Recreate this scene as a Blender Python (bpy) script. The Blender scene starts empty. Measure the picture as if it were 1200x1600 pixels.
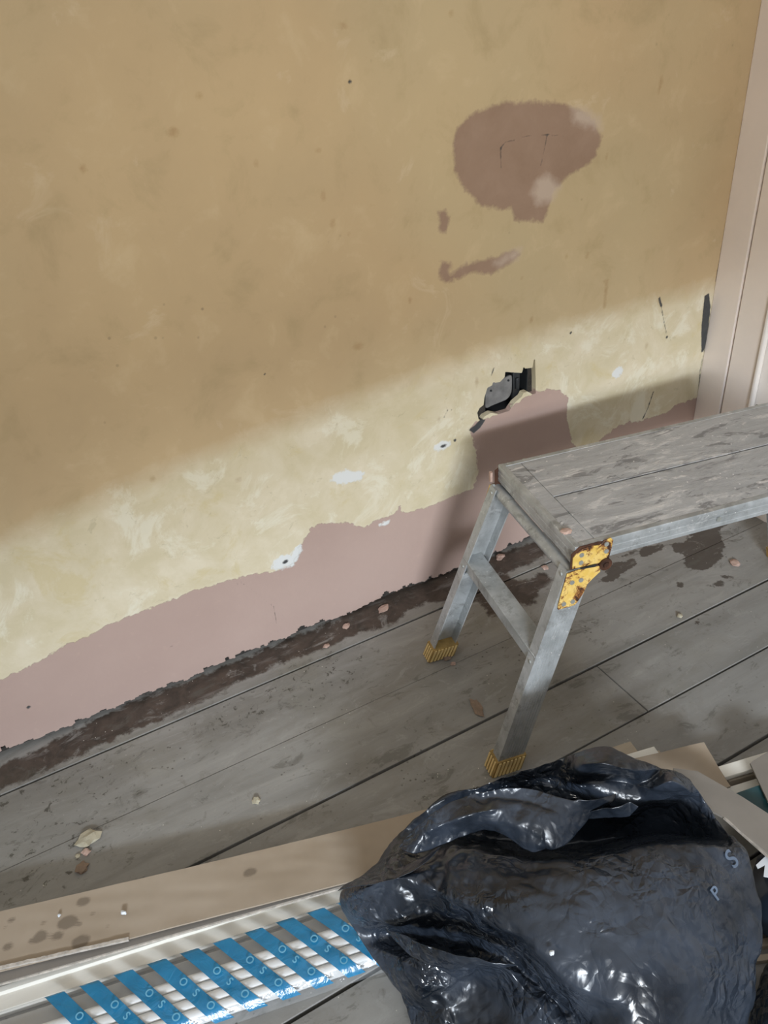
import bpy, math, random, colorsys
import numpy as np
from mathutils import Vector, Matrix, noise as mnoise

# ---------------------------------------------------------------- camera, world, lights
CAM_F, CAM_YAW, CAM_PITCH, CAM_ROLL = 1301.318, 0.47109, 0.58624, 0.07282
CAM_POS = Vector((0.0, -1.49613, 1.38546))
S = bpy.context.scene
C = S.collection

def cam_axes():
    cy, sy = math.cos(CAM_YAW), math.sin(CAM_YAW)
    cp, sp = math.cos(CAM_PITCH), math.sin(CAM_PITCH)
    f = Vector((sy*cp, cy*cp, -sp)); r = Vector((cy, -sy, 0)); d = f.cross(r)
    cr, sr = math.cos(CAM_ROLL), math.sin(CAM_ROLL)
    return cr*r + sr*d, -sr*r + cr*d, f
AR, AD, AF = cam_axes()
cam_d = bpy.data.cameras.new('camera')
cam_d.sensor_fit = 'VERTICAL'; cam_d.sensor_height = 32.0
cam_d.lens = CAM_F/1600*32.0
cam_d.clip_start = 0.02
cam = bpy.data.objects.new('camera', cam_d); C.objects.link(cam)
m3 = Matrix((AR, -AD, -AF)).transposed()
cam.matrix_world = Matrix.Translation(CAM_POS) @ m3.to_4x4()
S.camera = cam
S.view_settings.view_transform = 'Standard'
S.view_settings.look = 'None'
S.view_settings.gamma = 1.0
S.view_settings.use_curve_mapping = False
S.view_settings.exposure = 0.0
S.cycles.use_denoising = True
S.cycles.max_bounces = 8
S.cycles.transparent_max_bounces = 16

AMBIENT = 0.27            # soft light of the rest of the room
KEY = 80.0                # strip of open sky seen under the window head
FILL = 8.9               # the window below that strip
world = bpy.data.worlds.new('room_surroundings'); S.world = world
world.use_nodes = True
wb = world.node_tree.nodes['Background']
wb.inputs[0].default_value = (0.97, 0.98, 0.99, 1)
# the room's upper half is brighter than its lower half
_t = world.node_tree; _g = _t.nodes.new('ShaderNodeTexCoord'); _s = _t.nodes.new('ShaderNodeSeparateXYZ'); _r = _t.nodes.new('ShaderNodeMapRange')
_t.links.new(_g.outputs['Generated'], _s.inputs[0]); _t.links.new(_s.outputs[2], _r.inputs[0])
_r.inputs[1].default_value = 0.0; _r.inputs[2].default_value = 1.0; _r.inputs[3].default_value = AMBIENT*.6; _r.inputs[4].default_value = AMBIENT*2.6
_t.links.new(_r.outputs[0], wb.inputs[1])

def area(name, loc, target, sx, sy, power, col, spread=math.pi):
    l = bpy.data.lights.new(name, 'AREA'); l.shape = 'RECTANGLE'
    l.size = sx; l.size_y = sy; l.energy = power; l.color = col; l.spread = spread
    o = bpy.data.objects.new(name, l); C.objects.link(o)
    o.location = loc
    o.rotation_euler = (Vector(target)-Vector(loc)).to_track_quat('-Z', 'Y').to_euler()
    return o
area('sky_light', (-2.75, -8.3, 3.28), (1.0, 0, 0.4), 2.4, 0.45, KEY*8, (0.83, 0.95, 1.10))
area('window_light', (-0.50, -3.5, 1.50), (1.0, 0, 1.1), 0.95, 0.5, FILL, (1.0, 0.95, 0.86), math.radians(64))

# ---------------------------------------------------------------- helpers
def ray(px, py):
    return (AR*((px-600)/CAM_F) + AD*((py-800)/CAM_F) + AF)
def fl(px, py, z=0.0):        # point of the horizontal plane at height z
    d = ray(px, py); t = (z-CAM_POS.z)/d.z; return CAM_POS + d*t
def wl(px, py, y=0.0):        # point of the long wall's plane
    d = ray(px, py); t = (y-CAM_POS.y)/d.y; return CAM_POS + d*t
def wr(px, py, x=1.812):      # point of the right wall's plane
    d = ray(px, py); t = (x-CAM_POS.x)/d.x; return CAM_POS + d*t

class MB:
    def __init__(s): s.v = []; s.f = []
    def add(s, vs, fs):
        n = len(s.v); s.v += [tuple(v) for v in vs]; s.f += [tuple(i+n for i in f) for f in fs]
        return s
    def box(s, a, b, mat=None):
        x0, y0, z0 = a; x1, y1, z1 = b
        vs = [Vector(v) for v in ((x0,y0,z0),(x1,y0,z0),(x1,y1,z0),(x0,y1,z0),(x0,y0,z1),(x1,y0,z1),(x1,y1,z1),(x0,y1,z1))]
        if mat: vs = [mat @ v for v in vs]
        return s.add(vs, [(0,3,2,1),(4,5,6,7),(0,1,5,4),(1,2,6,5),(2,3,7,6),(3,0,4,7)])
    def prism(s, poly, d):     # poly: 3-D loop, extruded by vector d
        n = len(poly); poly = [Vector(p) for p in poly]; d = Vector(d)
        return s.add(poly + [p+d for p in poly],
                     [tuple(range(n))[::-1], tuple(range(n, 2*n))] + [(i, (i+1) % n, (i+1) % n+n, i+n) for i in range(n)])
    def sweep(s, prof, a, b, U, W):   # profile (u,w) list swept from a to b
        a, b, U, W = map(Vector, (a, b, U, W)); n = len(prof)
        vs = [a+U*p+W*q for p, q in prof] + [b+U*p+W*q for p, q in prof]
        return s.add(vs, [tuple(range(n))[::-1], tuple(range(n, 2*n))] + [(i, (i+1) % n, (i+1) % n+n, i+n) for i in range(n)])
    def tube(s, a, b, r, n=20):
        a, b = Vector(a), Vector(b); w = (b-a).normalized()
        u = w.orthogonal().normalized(); v = w.cross(u)
        return s.sweep([(r*math.cos(2*math.pi*i/n), r*math.sin(2*math.pi*i/n)) for i in range(n)], a, b, u, v)
    def build(s, name, mat, parent=None, bevel=0, seg=2, smooth=False, loc=None):
        me = bpy.data.meshes.new(name); me.from_pydata(s.v, [], s.f); me.update()
        import bmesh
        bm = bmesh.new(); bm.from_mesh(me); bmesh.ops.recalc_face_normals(bm, faces=bm.faces); bm.to_mesh(me); bm.free()
        if mat: me.materials.append(mat)
        o = bpy.data.objects.new(name, me); C.objects.link(o)
        if parent: o.parent = parent
        if loc is not None: o.location = loc
        if bevel:
            b = o.modifiers.new('bevel', 'BEVEL'); b.width = bevel; b.segments = seg; b.limit_method = 'ANGLE'
            b.angle_limit = math.radians(40)
        if smooth or bevel:
            for p in me.polygons: p.use_smooth = True
            if hasattr(me, 'set_sharp_from_angle'): me.set_sharp_from_angle(angle=math.radians(38))
        return o

def tag(o, label=None, cat=None, group=None, kind=None):
    if label: o['label'] = label
    if cat: o['category'] = cat
    if group: o['group'] = group
    if kind: o['kind'] = kind
    return o
def thing(name, label, cat, loc, rz=0, group=None):
    o = bpy.data.objects.new(name, None); C.objects.link(o)
    o.location = loc; o.rotation_euler = (0, 0, rz); o.empty_display_size = .05
    return tag(o, label, cat, group)

def polysd(P, poly):          # signed distance of points P (n,2) to polygon, positive inside
    poly = np.array(poly, float); n = len(poly)
    d = np.full(len(P), 1e9); ins = np.zeros(len(P), bool)
    for i in range(n):
        a, b = poly[i], poly[(i+1) % n]; e = b-a; w = P-a
        t = np.clip((w@e)/max(e@e, 1e-12), 0, 1); q = w-t[:, None]*e
        d = np.minimum(d, np.hypot(q[:, 0], q[:, 1]))
        c = ((a[1] > P[:, 1]) != (b[1] > P[:, 1]))
        with np.errstate(divide='ignore', invalid='ignore'):
            xx = (b[0]-a[0])*(P[:, 1]-a[1])/(b[1]-a[1])+a[0]
        ins ^= c & (P[:, 0] < xx)
    return np.where(ins, d, -d)
def linesd(P, pts, w):
    d = np.full(len(P), 1e9)
    for a, b in zip(pts[:-1], pts[1:]):
        a = np.array(a); b = np.array(b); e = b-a; v = P-a
        t = np.clip((v@e)/max(e@e, 1e-12), 0, 1); q = v-t[:, None]*e
        d = np.minimum(d, np.hypot(q[:, 0], q[:, 1]))
    return w-d
def blob(P, c, rx, ry=None):
    ry = ry or rx
    q = np.hypot((P[:, 0]-c[0])/rx, (P[:, 1]-c[1])/ry)
    return (1-q)*min(rx, ry)

# ---- node material helper
class M:
    def __init__(s, name, rough=0.6, metal=0.0, spec=0.5):
        s.m = bpy.data.materials.new(name); s.m.use_nodes = True
        s.t = s.m.node_tree; s.n = s.t.nodes; s.b = s.n['Principled BSDF']
        s.b.inputs['Roughness'].default_value = rough; s.b.inputs['Metallic'].default_value = metal
        s.b.inputs['Specular IOR Level'].default_value = spec
        s.tc = s.n.new('ShaderNodeTexCoord').outputs['Object']
    def lk(s, a, b): s.t.links.new(a, b)
    def put(s, sock, v):
        if v is None: return
        if isinstance(v, (int, float)): sock.default_value = v
        elif isinstance(v, (tuple, list)): sock.default_value = tuple(v)+((1,) if len(v) == 3 and len(sock.default_value) == 4 else ())
        else: s.lk(v, sock)
    def mapping(s, scale=(1, 1, 1), rot=(0, 0, 0), loc=(0, 0, 0)):
        k = s.n.new('ShaderNodeMapping'); s.lk(s.tc, k.inputs[0])
        k.inputs['Scale'].default_value = scale; k.inputs['Rotation'].default_value = rot; k.inputs['Location'].default_value = loc
        return k.outputs[0]
    def noise(s, scale, detail=4, rough=.55, vec=None, dist=0, color=False):
        k = s.n.new('ShaderNodeTexNoise'); s.lk(vec or s.tc, k.inputs['Vector'])
        k.inputs['Scale'].default_value = scale; k.inputs['Detail'].default_value = detail
        k.inputs['Roughness'].default_value = rough; k.inputs['Distortion'].default_value = dist
        return k.outputs['Color' if color else 'Fac']
    def voro(s, scale, vec=None, feature='F1', out='Distance', rnd=1):
        k = s.n.new('ShaderNodeTexVoronoi'); k.feature = feature; s.lk(vec or s.tc, k.inputs['Vector'])
        k.inputs['Scale'].default_value = scale; k.inputs['Randomness'].default_value = rnd
        return k.outputs[out]
    def attr(s, name):
        k = s.n.new('ShaderNodeAttribute'); k.attribute_name = name; return k.outputs['Fac']
    def math(s, op, a, b=0.0, c=0.0):
        k = s.n.new('ShaderNodeMath'); k.operation = op
        s.put(k.inputs[0], a); s.put(k.inputs[1], b)
        if len(k.inputs) > 2: s.put(k.inputs[2], c)
        return k.outputs[0]
    def rng(s, v, a, b, c=0.0, d=1.0):
        k = s.n.new('ShaderNodeMapRange'); k.clamp = True
        for i, x in enumerate((v, a, b, c, d)): s.put(k.inputs[i], x)
        return k.outputs[0]
    def mix(s, f, a, b):
        k = s.n.new('ShaderNodeMix'); k.data_type = 'RGBA'
        s.put(k.inputs[0], f); s.put(k.inputs[6], a); s.put(k.inputs[7], b)
        return k.outputs[2]
    def base(s, c): s.put(s.b.inputs['Base Color'], c); return s
    def rough(s, v): s.put(s.b.inputs['Roughness'], v); return s
    def bump(s, h, strength=.3, dist=.002):
        k = s.n.new('ShaderNodeBump'); k.inputs['Strength'].default_value = strength; k.inputs['Distance'].default_value = dist
        s.put(k.inputs['Height'], h); s.lk(k.outputs[0], s.b.inputs['Normal']); return s

def srgb(r, g, b):
    f = lambda c: ((c/255+.055)/1.055)**2.4 if c > 10 else c/255/12.92
    return (f(r), f(g), f(b))

# ---------------------------------------------------------------- materials
def mat_wall():
    m = M('old_wall_plaster', .75, spec=.25)
    n1 = m.noise(2.2, 5, .6); n2 = m.noise(9, 6, .65, dist=.4); n3 = m.noise(45, 4, .6); n4 = m.noise(1.1, 2, .5, vec=m.mapping(loc=(3, 1, 7)))
    tan = m.mix(m.rng(n1, .35, .65), (.49, .365, .215), (.56, .42, .245))
    tan = m.mix(m.rng(n4, .5, .68, 0, .6), tan, (.50, .43, .27))
    tan = m.mix(m.rng(n2, .55, .70, 0, .45), tan, (.64, .51, .32))
    tan = m.mix(m.rng(n2, .46, .30, 0, .5), tan, (.40, .31, .17))
    tan = m.mix(m.rng(m.noise(5, 6, .7, vec=m.mapping(loc=(9, 4, 2)), dist=1.2), .62, .72, 0, .5), tan, (.66, .55, .38))
    sp = m.voro(26, vec=m.mapping(loc=(1, 2, 3)))
    spg = m.math('MULTIPLY', m.rng(sp, .10, .05), m.rng(m.noise(3.1, 3, .6), .56, .66))
    tan = m.mix(m.math('MULTIPLY', spg, .55), tan, (.16, .13, .08))
    nz = m.math('SUBTRACT', m.noise(60, 5, .65), .5); nb = m.math('SUBTRACT', m.noise(16, 4, .6), .5)
    def mask(name, soft, a, b):
        d = m.math('ADD', m.attr(name), m.math('ADD', m.math('MULTIPLY', nz, a), m.math('MULTIPLY', nb, b)))
        return m.rng(d, -soft, soft)
    lit_cream = mask('d_lit_cream', .03, .01, .05)  # cream tone also carries the daylight band low on the wall
    col = m.mix(m.math('MULTIPLY', lit_cream, .75), tan, m.mix(m.rng(n2, .4, .65), (.67, .605, .42), (.77, .71, .555)))
    pt = m.noise(6.5, 7, .72, vec=m.mapping(loc=(11, 3, 5)), dist=.8)
    col = m.mix(m.math('MULTIPLY', lit_cream, m.rng(pt, .54, .62, 0, .55)), col, (.80, .77, .64))
    col = m.mix(m.math('MULTIPLY', lit_cream, m.rng(pt, .44, .36, 0, .55)), col, (.60, .50, .27))
    g2 = m.noise(30, 7, .75, vec=m.mapping(loc=(2, 8, 5)), dist=.8)
    col = m.mix(m.math('MULTIPLY', lit_cream, m.rng(g2, .60, .66, 0, .45)), col, (.46, .40, .25))
    stain = mask('d_brown', .004, .016, .014)
    col = m.mix(m.math('MULTIPLY', stain, .42), col, (.30, .17, .06))
    pk1 = m.mix(m.rng(n2, .35, .68), (.28, .185, .135), (.33, .225, .17))
    patch = mask('d_patch', .0045, .022, .034)
    col = m.mix(m.math('MULTIPLY', patch, .92), col, pk1)
    pale = mask('d_pale', .012, .022, .030)
    col = m.mix(m.math('MULTIPLY', pale, .75), col, (.56, .46, .38))
    pk2 = m.mix(m.rng(n1, .35, .65), (.43, .31, .265), (.475, .35, .30))
    pk2 = m.mix(m.rng(n3, .6, .8, 0, .3), pk2, (.56, .40, .33))
    pink = mask('d_pink', .0013, .026, .022)
    lip = m.math('MULTIPLY', m.math('SUBTRACT', mask('d_pink', .008, .030, .026), pink), .5)
    col = m.mix(m.math('MAXIMUM', lip, 0.0), col, (.72, .66, .50))
    col = m.mix(pink, col, pk2)
    wh = mask('d_white', .0025, .030, .022)
    col = m.mix(wh, col, (.72, .73, .71))
    dk = mask('d_dark', .0012, .007, .003)
    col = m.mix(dk, col, m.mix(n3, (.035, .037, .04), (.10, .10, .10)))
    m.base(col)
    h = m.math('ADD', m.math('MULTIPLY', n2, .5), m.math('MULTIPLY', n3, .18))
    h = m.math('SUBTRACT', h, m.math('MULTIPLY', dk, .6))
    h = m.math('ADD', h, m.math('MULTIPLY', pink, -.25))
    h = m.math('ADD', h, m.math('MULTIPLY', wh, .2))
    m.bump(h, .5, .006)
    return m.m
def mat_masonry():
    m = M('dark_masonry', .9)
    n = m.noise(30, 6, .7)
    m.base(m.mix(m.rng(n, .35, .7), (.018, .016, .014), (.075, .065, .055))).bump(n, 1, .01); return m.m
def mat_floor():
    m = M('worn_grey_floorboards', .55, spec=.35)
    g = m.noise(7, 6, .65, vec=m.mapping(scale=(.35, 2.2, 1)), dist=.5)
    n1 = m.noise(3.0, 5, .6); n2 = m.noise(22, 6, .7, dist=.6); n3 = m.noise(90, 4, .6)
    bid = m.attr('board')
    c = m.mix(m.rng(g, .3, .7), (.205, .197, .178), (.345, .335, .312))
    c = m.mix(m.math('MULTIPLY', m.rng(m.noise(4.5, 6, .7, vec=m.mapping(loc=(7, 7, 0), scale=(.6, 1.2, 1)), dist=1), .5, .62), .55), c, (.20, .185, .16))
    c = m.mix(m.math('MULTIPLY', bid, .5), c, (.27, .262, .245))
    c = m.mix(m.rng(n1, .55, .72, 0, .5), c, (.215, .20, .155))
    c = m.mix(m.rng(n2, .60, .72, 0, .5), c, (.12, .105, .085))
    c = m.mix(m.rng(n2, .38, .28, 0, .5), c, (.36, .35, .33))
    nz = m.math('SUBTRACT', m.noise(45, 6, .7), .5); nb = m.math('SUBTRACT', m.noise(12, 4, .6), .5)
    def mask(name, soft, a, b):
        d = m.math('ADD', m.attr(name), m.math('ADD', m.math('MULTIPLY', nz, a), m.math('MULTIPLY', nb, b)))
        return m.rng(d, -soft, soft)
    dk = mask('d_oldstain', .005, .045, .06)
    c = m.mix(m.math('MULTIPLY', dk, .93), c, m.mix(m.rng(n2, .35, .65), (.030, .021, .015), (.085, .060, .045)))
    c = m.mix(m.math('MULTIPLY', dk, m.rng(m.noise(9, 5, .65, vec=m.mapping(scale=(.5, 2, 1), loc=(2, 2, 2))), .58, .66, 0, .7)), c, (.19, .17, .155))
    wet = mask('d_wet', .0015, .034, .03)
    c = m.mix(m.math('MULTIPLY', wet, .85), c, (.058, .044, .034))
    gr = m.noise(15, 8, .75, vec=m.mapping(loc=(1, 9, 0), scale=(.7, 1.3, 1)), dist=.7)
    c = m.mix(m.rng(gr, .57, .63, 0, .55), c, (.115, .108, .092))
    c = m.mix(m.rng(gr, .43, .36, 0, .45), c, (.37, .36, .335))
    gunk = mask('d_gunk', .02, .05, .08)
    spots = m.rng(m.noise(48, 5, .7, dist=.6), .57, .64)
    c = m.mix(m.math('MULTIPLY', gunk, m.math('MAXIMUM', m.math('MULTIPLY', spots, .85), .18)), c, (.055, .05, .038))
    # paint flecks and grime specks
    fl_ = m.math('MULTIPLY', m.rng(m.voro(55, vec=m.mapping(loc=(.3, .1, 0))), .075, .05), m.rng(m.noise(6, 2), .52, .6))
    c = m.mix(fl_, c, (.62, .58, .52))
    sp = m.math('MULTIPLY', m.rng(m.voro(60, vec=m.mapping(loc=(5, 1, 0))), .16, .10), m.rng(m.noise(5, 3, vec=m.mapping(loc=(4, 4, 0))), .5, .62))
    c = m.mix(m.math('MULTIPLY', sp, .7), c, (.06, .05, .04))
    m.base(c).rough(m.rng(g, .3, .7, .62, .45))
    m.bump(m.math('ADD', m.math('MULTIPLY', g, .6), m.math('MULTIPLY', n2, .35)), .5, .003)
    return m.m
def mat_plain(name, col, rough=.6, metal=0, var=.12, scale=20, bump=.15, spec=.5, stretch=(1, 1, 1)):
    m = M(name, rough, metal, spec)
    n = m.noise(scale, 5, .6, vec=m.mapping(scale=stretch))
    a = tuple(max(0, c*(1-var)) for c in col); b = tuple(c*(1+var) for c in col)
    m.base(m.mix(m.rng(n, .3, .7), a, b)).bump(n, bump, .002)
    return m.m
def mat_alu():
    m = M('dusty_aluminium', .45, .45)
    n = m.noise(14, 5, .65); f = m.noise(60, 4, .6, vec=m.mapping(scale=(1, 1, .12)))
    c = m.mix(m.rng(n, .35, .65), (.33, .345, .345), (.53, .55, .555))
    c = m.mix(m.rng(f, .55, .75, 0, .5), c, (.30, .31, .30))
    dirt = m.rng(m.noise(24, 6, .75, vec=m.mapping(loc=(3, 3, 3)), dist=.4), .54, .66)
    c = m.mix(m.math('MULTIPLY', dirt, .6), c, (.20, .20, .185))
    c = m.mix(m.math('MULTIPLY', m.rng(m.noise(17, 6, .75, vec=m.mapping(loc=(8, 1, 3)), dist=.6), .60, .66), .6), c, (.66, .66, .65))
    sp = m.rng(m.voro(60), .10, .06)
    c = m.mix(m.math('MULTIPLY', sp, .8), c, (.75, .75, .72))
    m.base(c).rough(m.rng(n, .3, .7, .36, .55)).bump(n, .12, .002)
    return m.m
def mat_deck():
    m = M('plaster_crusted_deck', .7, .12, .3)
    v = m.mapping(scale=(.45, 1.6, 1))
    n = m.noise(13, 8, .75, vec=v, dist=.7); n2 = m.noise(38, 6, .7, vec=v, dist=.5)
    c = m.mix(m.rng(n, .35, .65), (.34, .338, .332), (.48, .476, .468))
    c = m.mix(m.rng(n, .55, .60, 0, .8), c, (.60, .585, .56))
    c = m.mix(m.rng(m.noise(13, 6, .72, vec=m.mapping(scale=(.45, 1.6, 1), loc=(4, 4, 4)), dist=.9), .54, .59, 0, .8), c, (.19, .185, .18))
    c = m.mix(m.rng(n2, .60, .66, 0, .75), c, (.68, .65, .62))
    c = m.mix(m.rng(n2, .40, .34, 0, .6), c, (.22, .215, .21))
    c = m.mix(m.rng(m.voro(45), .09, .05), c, (.75, .73, .70))
    m.base(c).bump(m.math('ADD', m.math('MULTIPLY', n, .6), m.math('MULTIPLY', n2, .4)), .55, .004)
    return m.m
def mat_hinge():
    m = M('rusty_yellow_paint', .5, .1)
    n = m.noise(30, 7, .72, dist=.5)
    c = m.mix(m.rng(m.noise(60, 4), .4, .7), (.70, .46, .10), (.80, .58, .20))
    c = m.mix(m.rng(n, .49, .56), c, (.26, .095, .025))
    c = m.mix(m.rng(n, .55, .60), c, (.05, .022, .012))
    m.base(c).bump(n, .4, .002); return m.m
def mat_film():
    m = M('clear_polythene_film', .12, 0, .6)
    m.b.inputs['Transmission Weight'].default_value = 0
    t = m.n.new('ShaderNodeBsdfTransparent'); gl = m.n.new('ShaderNodeBsdfGlossy'); gl.inputs['Roughness'].default_value = .13
    df = m.n.new('ShaderNodeBsdfDiffuse'); df.inputs['Color'].default_value = (.75, .78, .8, 1)
    b = m.n.new('ShaderNodeBump'); b.inputs['Strength'].default_value = .9; b.inputs['Distance'].default_value = .006
    m.lk(m.noise(22, 4, .6, dist=.8), b.inputs['Height'])
    m.lk(b.outputs[0], gl.inputs['Normal'])
    lw = m.n.new('ShaderNodeLayerWeight'); lw.inputs[0].default_value = .5; m.lk(b.outputs[0], lw.inputs['Normal'])
    fr = m.math('ADD', m.math('MULTIPLY', m.math('POWER', lw.outputs['Facing'], 4.0), .45), .05)
    a = m.n.new('ShaderNodeMixShader'); a.inputs[0].default_value = .10
    m.lk(t.outputs[0], a.inputs[1]); m.lk(df.outputs[0], a.inputs[2])
    z = m.n.new('ShaderNodeMixShader'); m.lk(fr, z.inputs[0]); m.lk(a.outputs[0], z.inputs[1]); m.lk(gl.outputs[0], z.inputs[2])
    m.lk(z.outputs[0], m.n['Material Output'].inputs[0])
    return m.m
def mat_bluefilm():
    m = M('printed_blue_band', .22, 0, .7)
    n = m.noise(30, 4, .6)
    m.base(m.mix(n, (.008, .155, .33), (.02, .24, .44))).bump(m.noise(25, 4, .6, dist=.8), .6, .005); return m.m
def mat_bag():
    m = M('black_polythene', .3, 0, .62)
    n = m.noise(7, 4, .6)
    m.base(m.mix(m.rng(n, .38, .66), (.007, .010, .015), (.036, .046, .064)))
    w = m.n.new('ShaderNodeVectorMath'); w.operation = 'MULTIPLY_ADD'
    m.lk(m.noise(9, 3, .5, color=True), w.inputs[0]); w.inputs[1].default_value = (.09, .09, .09); m.lk(m.tc, w.inputs[2]); wv = w.outputs[0]
    r1 = m.voro(9, vec=wv, feature='DISTANCE_TO_EDGE'); r2 = m.voro(38, vec=wv, feature='DISTANCE_TO_EDGE')
    r3 = m.math('ABSOLUTE', m.math('SUBTRACT', m.noise(34, 2, .5, dist=.6), .5))
    loc = m.rng(m.noise(6.5, 2, .5, vec=m.mapping(loc=(2.4, 5.2, 1))), .50, .60)
    h = m.math('ADD', m.math('MULTIPLY', m.math('MINIMUM', r1, .3), .6), m.math('MULTIPLY', m.math('ADD', m.math('MULTIPLY', r2, .55), m.math('MULTIPLY', r3, .7)), m.math('ADD', loc, .16)))
    m.bump(h, .6, .03)
    m.rough(m.math('SUBTRACT', m.rng(m.noise(5, 3), .35, .65, .24, .36), m.math('MULTIPLY', loc, .14)))
    return m.m
def mat_card():
    m = M('brown_cardboard', .85, 0, .2)
    n = m.noise(6, 4, .6); f = m.noise(120, 3, .6)
    c = m.mix(m.rng(n, .3, .7), (.36, .29, .215), (.43, .355, .275))
    c = m.mix(m.math('MULTIPLY', m.rng(f, .6, .8), .25), c, (.42, .35, .27))
    d = m.math('ADD', m.attr('d_spot'), m.math('MULTIPLY', m.math('SUBTRACT', m.noise(50, 4), .5), .008))
    c = m.mix(m.math('MULTIPLY', m.rng(d, -.001, .003), .75), c, (.17, .135, .10))
    m.base(c).bump(m.math('ADD', n, m.math('MULTIPLY', f, .1)), .15, .004); return m.m

W_ = mat_wall(); MAS = mat_masonry(); FL = mat_floor(); ALU = mat_alu(); DECK = mat_deck(); HINGE = mat_hinge()
FILM = mat_film(); BLUE = mat_bluefilm(); BAG = mat_bag(); CARD = mat_card()
CARDE = mat_plain('torn_corrugated_edge', (.50, .45, .39), .9, var=.3, scale=90, bump=.5)
GCARD = mat_plain('grey_cardboard', (.23, .205, .175), .85, var=.1, scale=8)
PAINT = mat_plain('cream_gloss_paint', (.80, .71, .64), .38, var=.05, scale=5, bump=.06)
PAINT2 = mat_plain('white_gloss_paint', (.82, .76, .70), .35, var=.05, scale=5, bump=.06)
PRIMED = mat_plain('primed_white_wood', (.80, .77, .69), .75, var=.07, scale=9, stretch=(.3, 3, 3), bump=.08)
SHADESTRIP = mat_plain('shaded_white_strip', (.42, .41, .39), .5, var=.05)  # far white strip, with its shade put into the colour
STRIPW = mat_plain('white_plastic_strip', (.80, .80, .78), .4, var=.02)
RAWWOOD = mat_plain('pale_raw_wood', (.44, .37, .28), .7, var=.12, scale=16, stretch=(.3, 3, 3))
RUBBER = mat_plain('yellow_rubber', (.72, .54, .24), .6, var=.15, scale=30)
GROOVE = mat_plain('dark_yellow_rubber', (.34, .22, .07), .8, var=.3, scale=40)  # darker rubber for the foot core between the ribs
RIVET = mat_plain('zinc_rivet', (.42, .43, .40), .45, .6, var=.15, scale=60)
RUST = mat_plain('brown_rust', (.07, .028, .014), .8, .2, var=.5, scale=60)
DARKM = mat_plain('dark_galvanised_steel', (.055, .060, .066), .45, .6, var=.3, scale=30)
GREYP = mat_plain('dusty_grey_plate', (.22, .22, .22), .6, .2, var=.3, scale=30, bump=.5)
CHIP = mat_plain('pink_plaster', (.46, .32, .26), .9, var=.15, scale=60, bump=.5)
CHIPB = mat_plain('brown_plaster', (.25, .18, .13), .9, var=.2, scale=60, bump=.5)
CHIPW = mat_plain('pale_plaster', (.42, .38, .28), .9, var=.2, scale=60, bump=.5)
TEAL = mat_plain('dark_teal_plastic', (.02, .065, .075), .35, var=.3, scale=10)
DARKP = mat_plain('dark_navy_plastic', (.012, .018, .028), .3, var=.3, scale=10, bump=.4)
WPRINT = mat_plain('white_print', (.72, .76, .80), .4, var=.05)
INK = mat_plain('pale_blue_print', (.16, .44, .62), .35, var=.15, scale=40)
GREYINK = mat_plain('grey_blue_print', (.11, .145, .20), .4, var=.2, scale=60)

# ---------------------------------------------------------------- long wall
def grid_mesh(name, xs, ys, fn, keep=None, attrs=None, mat=None, parent=None, thick=None, smooth=True):
    """fn(X,Y)->(n,3) world points; keep: per-vertex bool; thick: vector added for the rim of every boundary"""
    X, Y = np.meshgrid(xs, ys, indexing='ij'); nx, ny = X.shape
    P = fn(X.ravel(), Y.ravel())
    idx = np.arange(nx*ny).reshape(nx, ny)
    q = np.stack([idx[:-1, :-1], idx[1:, :-1], idx[1:, 1:], idx[:-1, 1:]], -1).reshape(-1, 4)
    if keep is not None: q = q[keep[q].all(1)]
    used = np.zeros(len(P), bool); used[q.ravel()] = True
    mp = np.cumsum(used)-1; n0 = int(used.sum()); V = P[used]; q = mp[q]
    A = {k: v[used] for k, v in (attrs or {}).items()}
    if thick is not None:
        e = np.concatenate([q[:, [0, 1]], q[:, [1, 2]], q[:, [2, 3]], q[:, [3, 0]]])
        key = e.min(1).astype(np.int64)*len(V)+e.max(1)
        u, inv, cnt = np.unique(key, return_inverse=True, return_counts=True)
        be = e[cnt[inv] == 1]
        bv = np.unique(be); m2 = np.full(len(V), -1); m2[bv] = n0+np.arange(len(bv))
        V = np.concatenate([V, V[bv]+np.array(thick)])
        q = np.concatenate([q, np.stack([be[:, 1], be[:, 0], m2[be[:, 0]], m2[be[:, 1]]], -1)])
        A = {k: np.concatenate([v, v[bv]]) for k, v in A.items()}
    me = bpy.data.meshes.new(name)
    me.vertices.add(len(V)); me.vertices.foreach_set('co', V.astype(np.float32).ravel())
    me.loops.add(len(q)*4); me.loops.foreach_set('vertex_index', q.astype(np.int32).ravel())
    me.polygons.add(len(q)); me.polygons.foreach_set('loop_start', np.arange(0, len(q)*4, 4, dtype=np.int32))
    me.update(calc_edges=True); me.validate()
    for k, v in A.items():
        a = me.attributes.new(k, 'FLOAT', 'POINT'); a.data.foreach_set('value', v.astype(np.float32))
    if mat: me.materials.append(mat)
    if smooth:
        me.polygons.foreach_set('use_smooth', np.ones(len(me.polygons), bool))
        me.set_sharp_from_angle(angle=math.radians(40))
    o = bpy.data.objects.new(name, me); C.objects.link(o)
    if parent: o.parent = parent
    return o

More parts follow.
